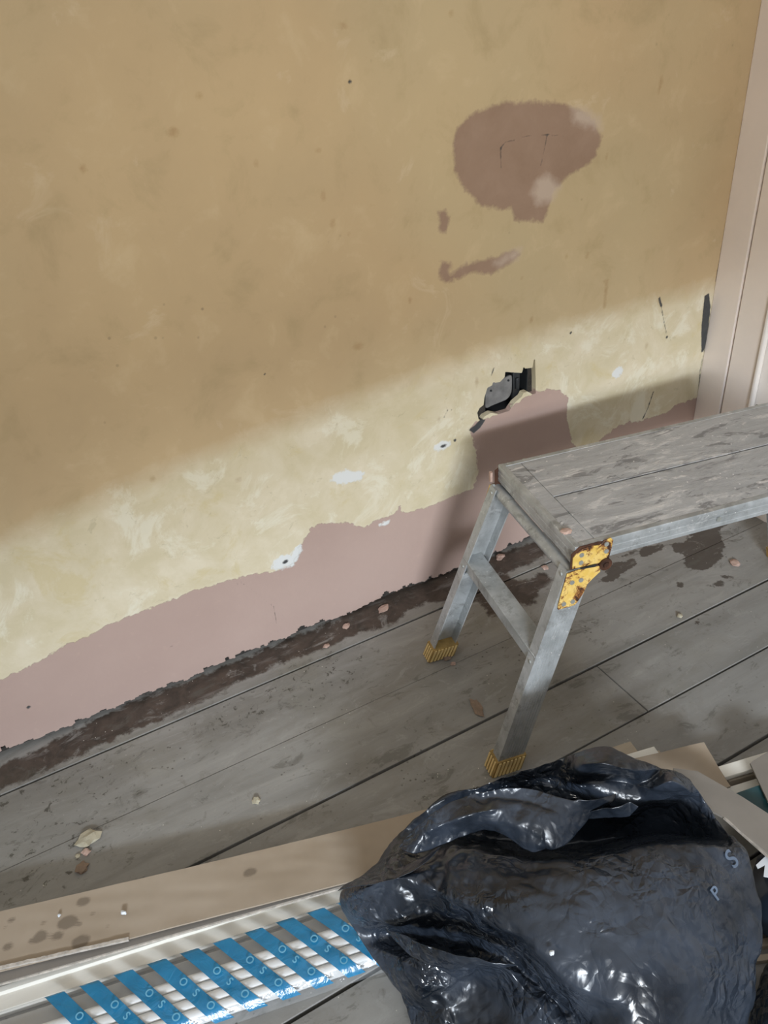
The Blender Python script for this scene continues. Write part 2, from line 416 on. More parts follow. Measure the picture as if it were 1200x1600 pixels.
def W2(pts): return [(wl(*p).x, wl(*p).z) for p in pts]
HOLE = [(836,559.5),(837,590),(837,615),(832,616),(824.5,612),(818.5,613.5),(815.5,619.5),(805,628.5),(797.5,639),(796,642),(779.5,647),
        (767.5,645),(757,651),(754,656),(748,656),(745.7,645),(749.5,637.5),(755.5,633),(757,621),(761.5,606),(769,602),(770.5,595),
        (773.5,598),(781,597),(788.5,589.5),(789.5,581),(800.5,582),(815.5,582.7),(817.2,577),(818,565),(819.5,566),(820.5,576),(832,574.5),(834,562)]
PINK = [(-60,1090),(0,1062),(60,1035),(100,1010),(185,970),(260,940),(300,925),(385,900),(430,893),(460,880),(472,850),(485,825),(500,818),
        (545,815),(570,825),(590,812),(612,805),(625,790),(632,803),(660,795),(690,785),(715,770),(740,764),(747,740),(745,705),(736,682),
        (732,672),(745,660),(760,655),(800,635),(835,612),(870,608),(888,622),(885,650),(893,690),(915,720),(940,685),(967,664),(1004,657),
        (1037,647),(1060,633),(1095,619),(1140,700),(1140,840),(-60,1400)]
PATCH = [(707,230),(712,200),(735,180),(770,165),(820,158),(870,160),(900,168),(930,190),(938,215),(930,245),(905,265),(880,282),(862,300),
         (856,335),(848,347),(825,346),(804,343),(800,325),(780,328),(750,318),(725,300),(712,270)]
SMEAR = [(688,408),(697,403),(707,412),(702,428),(735,410),(775,402),(800,392),(812,398),(795,415),(765,427),(735,428),(712,438),(695,442),(686,428)]
SMEAR2 = [(684,332),(696,328),(702,342),(696,362),(688,362)]
LIT_CREAM = [(-300,960),(0,850),(300,720),(600,610),(850,520),(1100,450),(1300,400),(1300,900),(-300,1400)]  # band below the daylight edge, its brightness put into the wall colour
GOUGE = [(1101,462),(1108,458),(1110,480),(1107,510),(1101,545),(1096,552),(1096,510)]
rs = np.random.RandomState(4)
xs = np.concatenate([np.arange(-2.6, -.45, .15), np.arange(-.45, 1.0, .005), np.arange(1.0, 1.24, .0025), np.arange(1.24, 1.812, .004), [1.812]])
zs = np.concatenate([np.arange(-.004, .06, .003), np.arange(.06, .40, .0045), np.arange(.40, .56, .0025), np.arange(.56, 1.42, .0045), np.arange(1.42, 2.6, .1)])
X, Z = np.meshgrid(xs, zs, indexing='ij'); P = np.stack([X.ravel(), Z.ravel()], -1)
P0 = P.copy()
sdh = polysd(P, W2(HOLE))
edge = np.array([0.012+0.013*mnoise.noise((x*7, 3, 1))+0.009*mnoise.noise((x*31, 7, 1))+0.006*mnoise.noise((x*90, 5, 1)) for x in xs])
edge += np.array([.030*max(0, mnoise.noise((x*38, 2, 9))-.18)+.016*max(0, mnoise.noise((x*110, 4, 9))-.15) for x in xs])
edge = np.maximum(edge, .0035)
# bottom edge: move the lowest two rows onto the broken plaster line
E2 = np.repeat(edge, len(zs))
low = P[:, 1] < E2
row = np.abs(P[:, 1]-E2)
for i in range(len(xs)):
    c = slice(i*len(zs), (i+1)*len(zs)); j = int(np.argmin(row[c])); P[i*len(zs)+j, 1] = edge[i]; low[i*len(zs)+j] = False
# hole outline: pull nearby grid points onto it
hp = np.array(W2(HOLE)); near = np.abs(sdh) < .0018
def nearest(p):
    best = None; bd = 1e9
    for i in range(len(hp)):
        a, b = hp[i], hp[(i+1) % len(hp)]; e = b-a; t = min(1, max(0, (p-a)@e/(e@e))); q = a+t*e; d = np.hypot(*(p-q))
        if d < bd: bd = d; best = q
    return best
for i in np.where(near)[0]: P[i] = nearest(P[i])
keep = (sdh < .0018) & ~low
A = {}
sp = lambda *a: np.maximum.reduce(a)
A['d_pink'] = np.clip(polysd(P, W2(PINK)), -.1, .1)
A['d_patch'] = np.clip(sp(polysd(P, W2(PATCH)), polysd(P, W2(SMEAR)), polysd(P, W2(SMEAR2))), -.1, .1)
A['d_pale'] = np.clip(sp(polysd(P, W2([(893,168),(915,172),(936,185),(937,200),(915,198),(898,188)])),
                         polysd(P, W2([(840,283),(858,276),(874,292),(862,312),(838,318),(832,300)])),
                         polysd(P, W2([(770,410),(800,392),(816,388),(808,405),(780,418)]))-.004), -.1, .1)
A['d_lit_cream'] = np.clip(polysd(P, W2(LIT_CREAM)), -.2, .2)
A['d_white'] = np.clip(sp(polysd(P, W2([(518,742),(530,736),(552,735),(570,740),(562,748),(545,756),(528,758),(516,752)])),
                          blob(P, W2([(690,697)])[0], .018, .012), blob(P, W2([(440,878)])[0], .026, .018),
                          blob(P, W2([(965,582)])[0], .017, .013), polysd(P, W2([(420,884),(450,868),(470,850),(474,862),(458,884),(430,893)]))-.002,
                          polysd(P, W2([(592,818),(610,814),(600,824)]))), -.1, .1)
dk = [polysd(P, W2(GOUGE)), linesd(P, W2([(1030,466),(1033,478)]), .0035), linesd(P, W2([(1033,478),(1038,505),(1041,520)]), .0016), blob(P, W2([(1042,527)])[0], .004),
      blob(P, W2([(892,520)])[0], .0035), linesd(P, W2([(1021,612),(1012,638),(1004,655)]), .0016), linesd(P, W2([(1111,490),(1094,580),(1088,650)]), .0014),
      polysd(P, W2([(751,655),(758,656),(750,669),(740,677),(732,672),(742,665)])), blob(P, W2([(711,688)])[0], .004), blob(P, W2([(693,697)])[0], .011, .005)-.001,
      blob(P, W2([(446,878)])[0], .009, .006)-.001, linesd(P, W2([(783,262),(782,232),(790,222),(820,214),(850,210),(882,212)]), .0006),
      linesd(P, W2([(855,211),(850,236),(845,258)]), .0004), linesd(P, W2([(375,908),(428,948),(434,990)]), .0001), linesd(P, W2([(700,640),(694,652)]), .001),
      linesd(P, W2([(772,575),(768,586)]), .0012), linesd(P, W2([(1188,60),(1150,260),(1118,440)]), .0010)]
for q in [(414,584,.002),(547,128,.003),(706,640,.002),(372,912,.002),(268,1010,.002),(45,1105,.004)]:
    dk.append(blob(P, W2([q[:2]])[0], q[2]))
A['d_dark'] = np.clip(np.maximum.reduce(dk), -.1, .1)
br = [blob(P, W2([(270,206)])[0], .007, .006), blob(P, W2([(238,748)])[0], .006, .007), blob(P, W2([(560,540)])[0], .022, .014)-.006]
for q in [(311,150),(129,263),(497,235),(583,320),(400,254),(536,40),(520,350),(545,365),(710,590),(745,598),(716,605),(686,655),(722,655),(372,750),(360,930),
          (505,305),(1033,130),(948,245),(885,400),(918,398),(640,470),(690,430),(830,500),(815,435),(1010,540),(705,22),(945,440)]:
    br.append(blob(P, W2([q])[0], .002+.0025*rs.rand(), .002+.0045*rs.rand())-.0005)
br.append(linesd(P, W2([(1033,122),(1030,145)]), .003)); br.append(linesd(P, W2([(948,440),(944,480)]), .003))
A['d_brown'] = np.clip(np.maximum.reduce(br), -.1, .1)
def wallco(x, z):
    w = .0022*np.array([mnoise.noise((a*2.3, b*2.3, 5)) for a, b in zip(x[::1], z[::1])]) if False else 0
    return np.stack([P[:, 0], np.zeros(len(P))+w, P[:, 1]], -1)
o = grid_mesh('wall_back', xs, zs, wallco, keep, A, W_, thick=(0, .016, 0)); tag(o, kind='structure')
mb = MB()
bx0, bx1, bz0, bz1 = 1.068, 1.196, .428, .543      # pocket cut in the masonry for the socket box
y0, y1 = .016, .12
for a, b in (((-2.6, y0, -.2), (bx0, y1, 2.6)), ((bx1, y0, -.2), (1.9, y1, 2.6)), ((bx0, y0, -.2), (bx1, y1, bz0)), ((bx0, y0, bz1), (bx1, y1, 2.6)), ((bx0, .062, bz0), (bx1, y1, bz1))):
    mb.box(a, b)
tag(mb.build('trim_1', MAS), kind='structure')

# socket back box in the broken hole
t = thing('socket_back_box', 'dark steel socket back box sunk in the ragged hole in the wall', 'socket box', (1.132, .0615, .485))
def L(a, b, mb=None): return (mb or MB()).box(Vector(a)-Vector((1.132, .0615, .485)), Vector(b)-Vector((1.132, .0615, .485)))
mb = MB(); L((1.070, .0605, .430), (1.194, .0615, .541), mb)
for a, b in (((1.070, .019, .430), (1.0715, .0605, .541)), ((1.1925, .014, .430), (1.194, .0605, .541)), ((1.0715, .019, .430), (1.1925, .0605, .4315)), ((1.0715, .019, .5395), (1.1925, .0605, .541))): L(a, b, mb)
mb.build('box_shell', DARKM, t)
pl = []
for k in range(40):
    a = 2*math.pi*k/40; ca, sa = math.cos(a), math.sin(a)
    pl.append((1.112+.040*math.copysign(abs(ca)**.36, ca)-1.132, .020-.0615, .482+.031*math.copysign(abs(sa)**.4, sa)+.010*ca-.485))
mb = MB().prism(pl, (0, .006, 0)); mb.build('cover_plate', GREYP, t, bevel=.0015)
for (x, z) in ((1.088, .492), (1.140, .505)): MB().tube((x-1.132, .018-.0615, z-.485), (x-1.132, .022-.0615, z-.485), .0028, 12).build('screw', DARKM, t)
mb = MB().box((.024, -.040, -.045), (.045, -.030, .052)); mb.box((.030, -.046, -.01), (.040, -.039, .02)); mb.build('fixing_strap', DARKM, t, bevel=.002)

# ---------------------------------------------------------------- right wall: painted panelling
def rp(px, py): q = wr(px, py); return q.y
xr = 1.812
mb = MB().box((xr, -3.0, -.02), (xr+.1, .12, 2.6)); tag(mb.build('wall_right', PAINT2), kind='structure')
mb = MB().box((xr-.012, -.083, 0), (xr, 0, 2.6)); tag(mb.build('trim_2', PAINT, bevel=.002), kind='structure')
mb = MB().box((xr-.009, -.172, 0), (xr, -.087, 2.6)); tag(mb.build('trim_3', PAINT, bevel=.003), kind='structure')
mb = MB().box((xr-.016, -.185, 0), (xr, -.173, 2.6)); tag(mb.build('trim_4', PAINT2, bevel=.004), kind='structure')

# ---------------------------------------------------------------- window wall behind the camera (daylight comes through it)
ang = math.radians(-9)
def wwall():
    Mx = Matrix.Translation((0, -3.9, 0)) @ Matrix.Rotation(-ang, 4, 'Z')
    mb = MB()
    HZ = 1.86
    mb.box((-4.5, -.10, -.02), (-2.0, 0, 2.6), Mx); mb.box((.7, -.10, -.02), (3.2, 0, 2.6), Mx)
    mb.box((-2.0, -.10, -.02), (.7, 0, .85), Mx); mb.box((-2.0, -.10, HZ), (.7, 0, 2.6), Mx)
    return mb.build('wall_front', PAINT2)
tag(wwall(), kind='structure')

# ---------------------------------------------------------------- floor
seams = [.06, -.1055, -.2905, -.4716, -.6385, -.8168, -.992, -1.17, -1.35, -1.53, -1.71, -1.89, -2.07]
gapw = [0, .0028, .0006, .0036, .0024, .0036, .003, .002, .002, .002, .002, .002, 0]
xf = np.concatenate([np.arange(-2.4, -.45, .2), np.arange(-.45, 1.9, .008)])
V = []; Q = []; AT = {k: [] for k in ('board', 'd_oldstain', 'd_wet', 'd_gunk')}
def F2(pts): return [(fl(*p).x, fl(*p).y) for p in pts]
OLD = [(-80,1240),(60,1168),(200,1098),(330,1050),(480,985),(600,930),(700,890),(770,870),(850,840),(900,830),(905,850),(840,875),(780,900),(735,930),(660,945),(600,978),(450,1032),(320,1092),(200,1145),(60,1210),(-60,1262)]
OLD2 = [(740,905),(790,893),(815,905),(850,890),(872,905),(850,925),(835,945),(800,958),(770,965),(745,945),(700,960),(700,940)]
WET = [[(1068,845),(1090,830),(1125,828),(1132,850),(1125,875),(1105,890),(1075,890),(1066,880),(1072,868),(1050,860),(1052,848)],
       [(945,898),(960,880),(985,873),(1000,872),(990,885),(960,905),(945,912),(935,908)], [(1000,858),(1035,848),(1045,850),(1020,866),(1000,872)],
       [(1060,840),(1090,825),(1130,812),(1150,812),(1120,830),(1080,838)], [(1105,915),(1125,905),(1132,910),(1120,920)], [(1128,900),(1142,896),(1146,902),(1134,905)],
       [(1058,910),(1066,907),(1068,915),(1060,920)], [(965,870),(1000,858),(985,868)], [(975,915),(990,905),(985,920)], [(1085,975),(1092,968),(1094,977)]]
GUNK = [[(-40,1210),(60,1200),(200,1180),(230,1230),(150,1300),(190,1340),(90,1390),(-40,1430)], [(270,1120),(380,1090),(520,1010),(600,1010),(560,1070),(430,1120),(330,1160)]]
for bi in range(len(seams)-1):
    ya, yb = seams[bi]-gapw[bi], seams[bi+1]+gapw[bi+1]
    pieces = [(-2.4, 1.9)]
    if bi == 3: pieces = [(-2.4, 1.0385), (1.0415, 1.9)]
    if bi == 1: pieces = [(-2.4, 1.9)]
    for pi, (xa, xb) in enumerate(pieces):
        xx = np.unique(np.concatenate([[xa], xf[(xf > xa+.002) & (xf < xb-.002)], [xb]]))
        n = max(4, int((ya-yb)/.008)); yy = np.linspace(ya, yb, n)
        bv = .0009
        prof = [(ya, -.022), (ya, -bv)] + [(ya-bv, 0)] + [(y, 0) for y in yy[1:-1]] + [(yb+bv, 0), (yb, -bv), (yb, -.022)]
        tilt = rs.uniform(-.0008, .0008); b0 = len(V); bid = rs.rand()
        pf = np.array(prof)
        for x in xx:
            for (y, z) in pf: V.append((x, y, z+(tilt*(y-ya)/.1 if z > -.01 else 0)))
        npf = len(pf); nx = len(xx)
        for i in range(nx-1):
            for j in range(npf-1):
                a = b0+i*npf+j; Q.append((a, a+1, a+npf+1, a+npf))
        for i in (0, nx-1): Q.append(tuple(b0+i*npf+j for j in (range(npf) if i == 0 else range(npf-1, -1, -1))))
        AT['board'] += [bid]*(npf*nx)
Vn = np.array(V); PF = Vn[:, :2]
AT['d_oldstain'] = np.clip(sp(polysd(PF, F2(OLD)), polysd(PF, F2(OLD2))-.01), -.1, .1)
AT['d_wet'] = np.clip(sp(*[polysd(PF, F2(w)) for w in WET]), -.1, .1)
AT['d_gunk'] = np.clip(sp(*[polysd(PF, F2(w)) for w in GUNK]), -.15, .15)
me = bpy.data.meshes.new('floor'); me.from_pydata(V, [], Q); me.update()
for k, v in AT.items():
    a = me.attributes.new(k, 'FLOAT', 'POINT'); a.data.foreach_set('value', np.array(v, np.float32))
me.materials.append(FL)
fo = bpy.data.objects.new('floor', me); C.objects.link(fo); tag(fo, kind='structure')
import bmesh
bm = bmesh.new(); bm.from_mesh(me); bmesh.ops.recalc_face_normals(bm, faces=bm.faces); bm.to_mesh(me); bm.free()
mb = MB().box((-2.4, -2.1, -.06), (1.9, .1, -.024)); mb.build('trim_5', MAS); tag(bpy.data.objects['trim_5'], kind='structure')

# ---------------------------------------------------------------- work platform
BW, BL, BH = .3169, .70, .4997
t = thing('work_platform', 'aluminium folding work platform crusted with plaster, yellow hinge bracket and feet', 'work platform', (.88735, -.28848, 0), -.1873)
TH = .040                                     # rail height
zt = BH
def bx(a, b, name, mat, par=None, bevel=.0012): return MB().box(a, b).build(name, mat, par or t, bevel=bevel)
# deck: two planks with an open joint and a cross strip at each end
g0 = -BW/2+.004
bx((.046, g0+.0026, zt-.022), (BL-.046, -.012, zt), 'deck_plank', DECK, bevel=.0003)
bx((.046, -BW+.012, zt-.022), (BL-.046, g0-.0026, zt), 'deck_plank', DECK, bevel=.0003)
bx((.010, -BW+.012, zt-.022), (.0455, -.012, zt-.0006), 'end_strip', DECK)
bx((.012, -BW+.012, zt-.027), (BL-.012, -.012, zt-.0235), 'joint_shade_sheet', MAS)  # added dark sheet that stops light showing through the plank joint
bx((BL-.0445, -BW+.012, zt-.022), (BL-.010, -.012, zt-.0008), 'end_strip', DECK)
# rails: lipped box sections with ribs
def rail(a, b, out, name):
    a, b, out = Vector(a), Vector(b), Vector(out)
    pr = [(0, 0), (0, TH), (.011, TH), (.012, TH-.002), (.012, TH-.012), (.0112, TH-.013), (.0112, TH-.017), (.012, TH-.018),
          (.012, .014), (.0112, .013), (.0112, .009), (.012, .008), (.012, .001), (.011, 0)]
    pr = [(u-.012, w-TH) for u, w in pr]
    MB().sweep(pr, a, b, out, (0, 0, 1)).build(name, ALU, t, bevel=.0006)
rail((0, 0, zt+.0006), (0, -BW, zt+.0006), (-1, 0, 0), 'end_rail')
rail((BL, 0, zt+.0006), (BL, -BW, zt+.0006), (1, 0, 0), 'end_rail')
rail((.012, -BW, zt+.0006), (BL-.012, -BW, zt+.0006), (0, -1, 0), 'side_rail')
rail((.012, 0, zt+.0006), (BL-.012, 0, zt+.0006), (0, 1, 0), 'side_rail')
# leg frames; end 0 at the left, end 1 mirrored at the right
SPL, WD = .1662, .0329
zl = zt-.046                                    # top of the legs
def mx(x, e): return x if e == 0 else BL-x
def leg_pt(s, h, e, back):     # s: along width of the leg (0 outer edge), h: height
    k = (zt-h)/zt
    x = -SPL*k + s
    y = (WD*k) if back else (-BW-WD*k)
    return Vector((mx(x, e), y, h))
LW, FLW, TK = .056, .026, .0028
for e in (0, 1):
    for back in (0, 1):
        top, bot = zl, .028
        a = leg_pt(0, bot, e, back); b = leg_pt(0, top, e, back)
        sx = 1 if e == 0 else -1; iy = -1 if back else 1      # iy: towards the inside of the frame
        prof = [(0, 0), (LW, 0), (LW, FLW), (LW-TK, FLW), (LW-TK, TK), (TK, TK), (TK, FLW), (0, FLW)]
        # ribs pressed in the outer web
        ribs = []
        for k in range(7):
            u = .010+k*.006; ribs += [(u, 0), (u+.0008, .0009), (u+.0022, .0009), (u+.003, 0)]
        prof = [(0, 0)] + ribs + prof[1:]
        d = (b-a).normalized(); U = Vector((sx, 0, 0))
        lg = MB().sweep(prof, a, b, U, (0, iy, 0)).build('leg', ALU, t, bevel=0)
        for zz in (.045, .07):
            q = leg_pt(LW*.5, zz, e, back)
        # ribbed rubber foot
        f0 = leg_pt(-.004, .036, e, back); f1 = leg_pt(-.004, 0, e, back)
        w, dd = LW+.008, FLW+.010; oy = -iy*.004
        ft = MB(); ft.sweep([(0, oy*iy*1.0), (w, oy*iy), (w, oy*iy+dd), (0, oy*iy+dd)], f1, f0, U, (0, iy, 0))
        # raised ribs round the foot
        for k in range(7):
            u = .004+k*.0085
            for w0 in (-.0065, dd-.0045): ft.sweep([(u, w0), (u+.0045, w0), (u+.0045, w0+.003), (u, w0+.003)], f1+Vector((0, 0, .002)), f0-Vector((0, 0, .002)), U, (0, iy, 0))
        for k in range(4):
            v = .0005+k*.0085
            ft.sweep([(-.0022, v), (.001, v), (.001, v+.0045), (-.0022, v+.0045)], f1+Vector((0, 0, .002)), f0-Vector((0, 0, .002)), U, (0, iy, 0))
        fo2 = ft.build('foot', RUBBER, lg); fo2.data.materials.append(GROOVE)
        for p in fo2.data.polygons[:6]: p.material_index = 1
        for hh in (zl-.012, .258):
            rv = MB(); c = leg_pt(0, hh, e, back)+Vector((0, iy*.013, 0)); rv.tube(c-U*.0016, c+U*.001, .0042, 14)
            rv.build('rivet', RIVET, lg)
    # round spreader at the top and flat channel half-way
    y_a = leg_pt(0, zl-.013, e, 1); y_b = leg_pt(0, zl-.013, e, 0)
    U = Vector((1 if e == 0 else -1, 0, 0))
    MB().tube(y_a+U*.018+Vector((0, -.003, 0)), y_b+U*.018+Vector((0, .003, 0)), .0125, 24).build('top_spreader', ALU, t, smooth=True)
    ca = leg_pt(.0032, .262, e, 1)+Vector((0, -.003, 0)); cb = leg_pt(.0032, .262, e, 0)+Vector((0, .003, 0))
    pr = [(0, -.013), (.043, -.013), (.043, -.010), (.003, -.010), (.003, .010), (.0035, .013), (0, .013)]
    pr = [(0, -.014), (.0025, -.014), (.0025, .0115), (.044, .0115), (.044, .014), (0, .014)]
    MB().sweep(pr, ca, cb, U, (0, 0, 1)).build('cross_brace', ALU, t, bevel=.0006)
    # inner locking bars, behind the flat channel
    for back in (0, 1):
        iy = -1 if back else 1
        a = leg_pt(.012, .215 if back else .225, e, back)+Vector((0, iy*.006, 0)); b = leg_pt(LW-.004, .238, e, back)+Vector((0, iy*.020, 0))
        MB().sweep([(0, 0), (.004, 0), (.004, .012), (0, .012)], a, b, (0, iy, 0), (0, 0, 1)).build('locking_bar', ALU, t)
# hinge brackets on both long sides
def bracket(e, side):
    sx = 1 if e == 0 else -1; oy = -1 if side == 0 else 1
    yb_ = -BW if side == 0 else 0.0
    def q(x, z, lift): return Vector((mx(x, e), yb_+oy*lift, z))
    def leafpt(x, z):                       # lower leaf follows the splayed leg web
        k = (zt-z)/zt; return Vector((mx(-SPL*k+x, e), yb_+oy*(WD*k+.0015), z))
    up = [(-.004, zt-.043), (-.004, zt-.020), (.004, zt-.010), (.012, zt-.004), (.030, zt-.003), (.048, zt-.006), (.056, zt+.002), (.070, zt+.004), (.075, zt-.002),
          (.073, zt-.022), (.064, zt-.040), (.050, zt-.046)]
    if side: up = [(x, min(z, zt-.004)) for x, z in up]
    b1 = MB().prism([q(x, z, .0005) for x, z in up], (0, oy*.003, 0)).build('hinge_leaf', HINGE, t, bevel=.0008)
    low_ = [(.0, zt-.048), (.020, zt-.046), (.046, zt-.048), (.066, zt-.050), (.072, zt-.062), (.060, zt-.074), (.054, zt-.082), (.052, zt-.100), (.046, zt-.116),
            (.042, zt-.122), (.008, zt-.122), (.005, zt-.112)]
    b2 = MB().prism([leafpt(x, z) for x, z in low_], (0, oy*.003, 0)).build('hinge_leaf', HINGE, t, bevel=.0008)
    for x, z in ((.012, zt-.016), (.012, zt-.033), (.061, zt-.006), (.062, zt-.022)):
        MB().tube(q(x, z, .003), q(x, z, .0052), .0046, 14).build('rivet', RIVET, b1)
    for x, z in ((.016, zt-.068), (.034, zt-.068), (.015, zt-.111), (.033, zt-.111)):
        c = leafpt(x, z); MB().tube(c+Vector((0, oy*.0025, 0)), c+Vector((0, oy*.0052, 0)), .0046, 14).build('rivet', RIVET, b2)
    # hinge eye: rusty ring round a pin
    c = q(.062, zt-.050, .004); mb = MB()
    n = 24
    for k in range(n):
        a0, a1 = 2*math.pi*k/n, 2*math.pi*(k+1)/n
        P4 = [Vector((r*math.cos(a), 0, r*math.sin(a))) for a in (a0, a1) for r in (.006, .0125)]
        mb.prism([c+P4[0], c+P4[1], c+P4[3], c+P4[2]], (0, oy*.004, 0))
    mb.build('hinge_eye', RUST, t)
    MB().tube(c-Vector((0, oy*.004, 0)), c+Vector((0, oy*.0065, 0)), .0052, 16).build('hinge_pin', RUST, t, bevel=.0008)
    MB().prism([q(-.007, zt-.049, 0), q(.07, zt-.054, 0), q(.076, zt-.004, 0), q(.045, zt+(.0015 if side == 0 else -.003), 0), q(.008, zt+(.001 if side == 0 else -.003), 0), q(-.0075, zt-.012, 0)], (0, oy*.0012, 0)).build('backing_plate', RUST, t)
    MB().prism([q(.012, zt-.053, .0045), q(.040, zt-.055, .0045), q(.043, zt-.044, .0045), q(.012, zt-.044, .0045)], (0, oy*.002, 0)).build('hinge_catch', DARKM, t)
for e in (0, 1):
    for s_ in (0, 1): bracket(e, s_)
MB().box((-.016, .003, zt-.040), (-.011, .010, zt-.018)).build('label_scrap', CHIP, t)
MB().tube((.30, -BW-.0005, zt-.020), (.30, -BW-.003, zt-.020), .005).build('side_bolt', RIVET, t)

# ---------------------------------------------------------------- long trims, film and cardboard on the floor
def beam(name, a, b, prof, mat, parent=None, bevel=.001, loc0=None):
    """a,b: base line points (x,y,z); prof (side,up), side to the left of travel"""
    a, b = Vector(a), Vector(b); d = (b-a).normalized(); s_ = Vector((-d.y, d.x, 0)).normalized()
    return MB().sweep(prof, a, b, s_, (0, 0, 1)).build(name, mat, parent, bevel=bevel)
MOULD = [(0, 0), (-.042, 0), (-.042, .009), (-.038, .013), (-.014, .015), (-.011, .020), (-.002, .020), (0, .018)]
def line_at(pa, pb, x, z=0.0):       # point of the floor line through two photo points, at world x
    a, b = fl(*pa, z), fl(*pb, z); t_ = (x-a.x)/(b.x-a.x); return Vector((x, a.y+(b.y-a.y)*t_, z))
XL = -.75
# film-wrapped bundle of white strips
TA, TB, BA, BB = (60,1562), (525,1412), (397,1551), (575,1488)
zb = .030
def corner(x):
    top = line_at(TA, TB, x, zb); bot = line_at(BA, BB, x, .004); return top, bot
a0, b0 = corner(XL); a1, b1 = corner(1.05)
D = (a1-a0).normalized(); wid = abs((b0-a0).dot(Vector((-D.y, D.x, 0)))); wid1 = abs((b1-a1).dot(Vector((-D.y, D.x, 0))))
wid = .112
yaw = math.atan2(D.y, D.x)
bun = thing('film_wrapped_bundle', 'bundle of white strips wrapped in clear film with blue diagonal stripes', 'wrapped trim bundle', (a0.x, a0.y, 0), yaw)
BLN = 1.13
sd_ = Vector((-D.y, D.x, 0))
for off, ln, lab in ((.050, 1.30, 'primed white wood moulding lying right beside the blue striped film bundle'),
                     (.104, 1.26, 'primed white wood moulding half hidden under the cardboard, further from the film bundle')):
    a = Vector((a0.x, a0.y, .001))+sd_*off; b = a+Vector((D.x, D.y, 0))*ln
    tag(beam('wood_moulding', a, b, MOULD, PRIMED, bevel=0), lab, 'moulding', 'white wood mouldings on the floor')
ws = [.034, .0185, .0185, .0185, .0165]; y = -.003
for k, sw in enumerate(ws):
    y -= sw; hh = .016 if k == 0 else .0292
    pr = [(.0008, .002), (sw-.0008, .002), (sw-.0008, hh-.004), (sw-.003, hh-.0012), (sw-.006, hh), (.006, hh), (.003, hh-.0012), (.0008, hh-.004)]
    MB().sweep([(u+y, w) for u, w in pr], (.02, 0, 0), (BLN, 0, 0), (0, 1, 0), (0, 0, 1)).build('white_strip', STRIPW if k else SHADESTRIP, bun, smooth=True)
def filmsurf(y0f, y1f, xa, xb, nx, ny, lift, name, mat, par, skew=0.0, wrink=.0022):
    """sheet hugging the bundle from the far side (y=0) over the top to the near side"""
    per = [(.004, .001), (.004, .024), (.000, .030), (-wid*.2, .0305), (-wid*.4, .031), (-wid*.6, .0305), (-wid*.8, .0300), (-wid+.004, .028), (-wid-.005, .018), (-wid-.012, .0015)]
    pp = np.array(per); L_ = np.concatenate([[0], np.cumsum(np.hypot(*np.diff(pp, axis=0).T))]); L_ /= L_[-1]
    ss = np.linspace(y0f, y1f, ny); vs = []
    for i in range(nx):
        for s_ in ss:
            y = np.interp(s_, L_, pp[:, 0]); z = np.interp(s_, L_, pp[:, 1])
            x = xa+(xb-xa)*i/(nx-1)+skew*(s_-.5)
            w = mnoise.noise((x*22, y*34, 3))*wrink+abs(mnoise.noise((x*9+y*30, y*14, 8)))*wrink*1.6
            up = .35+.65*min(1, max(0, (s_-.15)*6))*min(1, max(0, (.9-s_)*8))
            vs.append((x, y-(lift if s_ > .9 else 0), max(.0012, z+lift+w*up)))
    fs = [(i*ny+j, i*ny+j+1, (i+1)*ny+j+1, (i+1)*ny+j) for i in range(nx-1) for j in range(ny-1)]
    mb = MB(); mb.add(vs, fs); o = mb.build(name, mat, par, smooth=True)
    for p in o.data.polygons: p.use_smooth = True
    return o
filmsurf(0, 1, 0, BLN-.05, 420, 34, .0004, 'clear_film', FILM, bun, wrink=.0016)
# measure the pitch of the blue bands from the photo: band tops along the far edge
def xloc(px, py, z=.031):
    q = fl(px, py, z)-Vector((a0.x, a0.y, 0)); return q.dot(Vector((D.x, D.y, 0)))
x1_, x2_ = xloc(488, 1422), xloc(240, 1508)
pitch = (x1_-x2_)/5
k0 = x1_
def glyph(txt, size, mat, name, parent, Mx, shear=0, thick=.0002):
    cu = bpy.data.curves.new(name, 'FONT'); cu.body = txt; cu.size = size; cu.align_x = 'CENTER'; cu.align_y = 'CENTER'; cu.extrude = thick; cu.offset = size*.012
    tmp = bpy.data.objects.new('tmp', cu); C.objects.link(tmp)
    dg = bpy.context.evaluated_depsgraph_get(); me = bpy.data.meshes.new_from_object(tmp.evaluated_get(dg))
    bpy.data.objects.remove(tmp); me.name = name; me.transform(Mx)
    me.materials.clear(); me.materials.append(mat)
    o = bpy.data.objects.new(name, me); C.objects.link(o); o.parent = parent
    return o
SK = .125; bwid = .030
for k in range(-8, 3):
    xc = k0+pitch*k
    bd = filmsurf(.16, .93, xc-bwid*.5+SK*.36, xc+bwid*.5+SK*.36, 9, 30, .0009, 'blue_band', BLUE, bun, skew=SK, wrink=.0016)
    for j, ch in enumerate('OSO'):
        s_ = (.50, .64, .80)[j]; x = xc+SK*.36+SK*(s_-.5); y = -wid*((s_-.19)/.66)
        Mx = Matrix.Translation((x, y, .0375)) @ Matrix.Rotation(math.radians(-52), 4, 'Z')
        glyph(ch, .017, INK, 'printed_letter', bd, Mx)

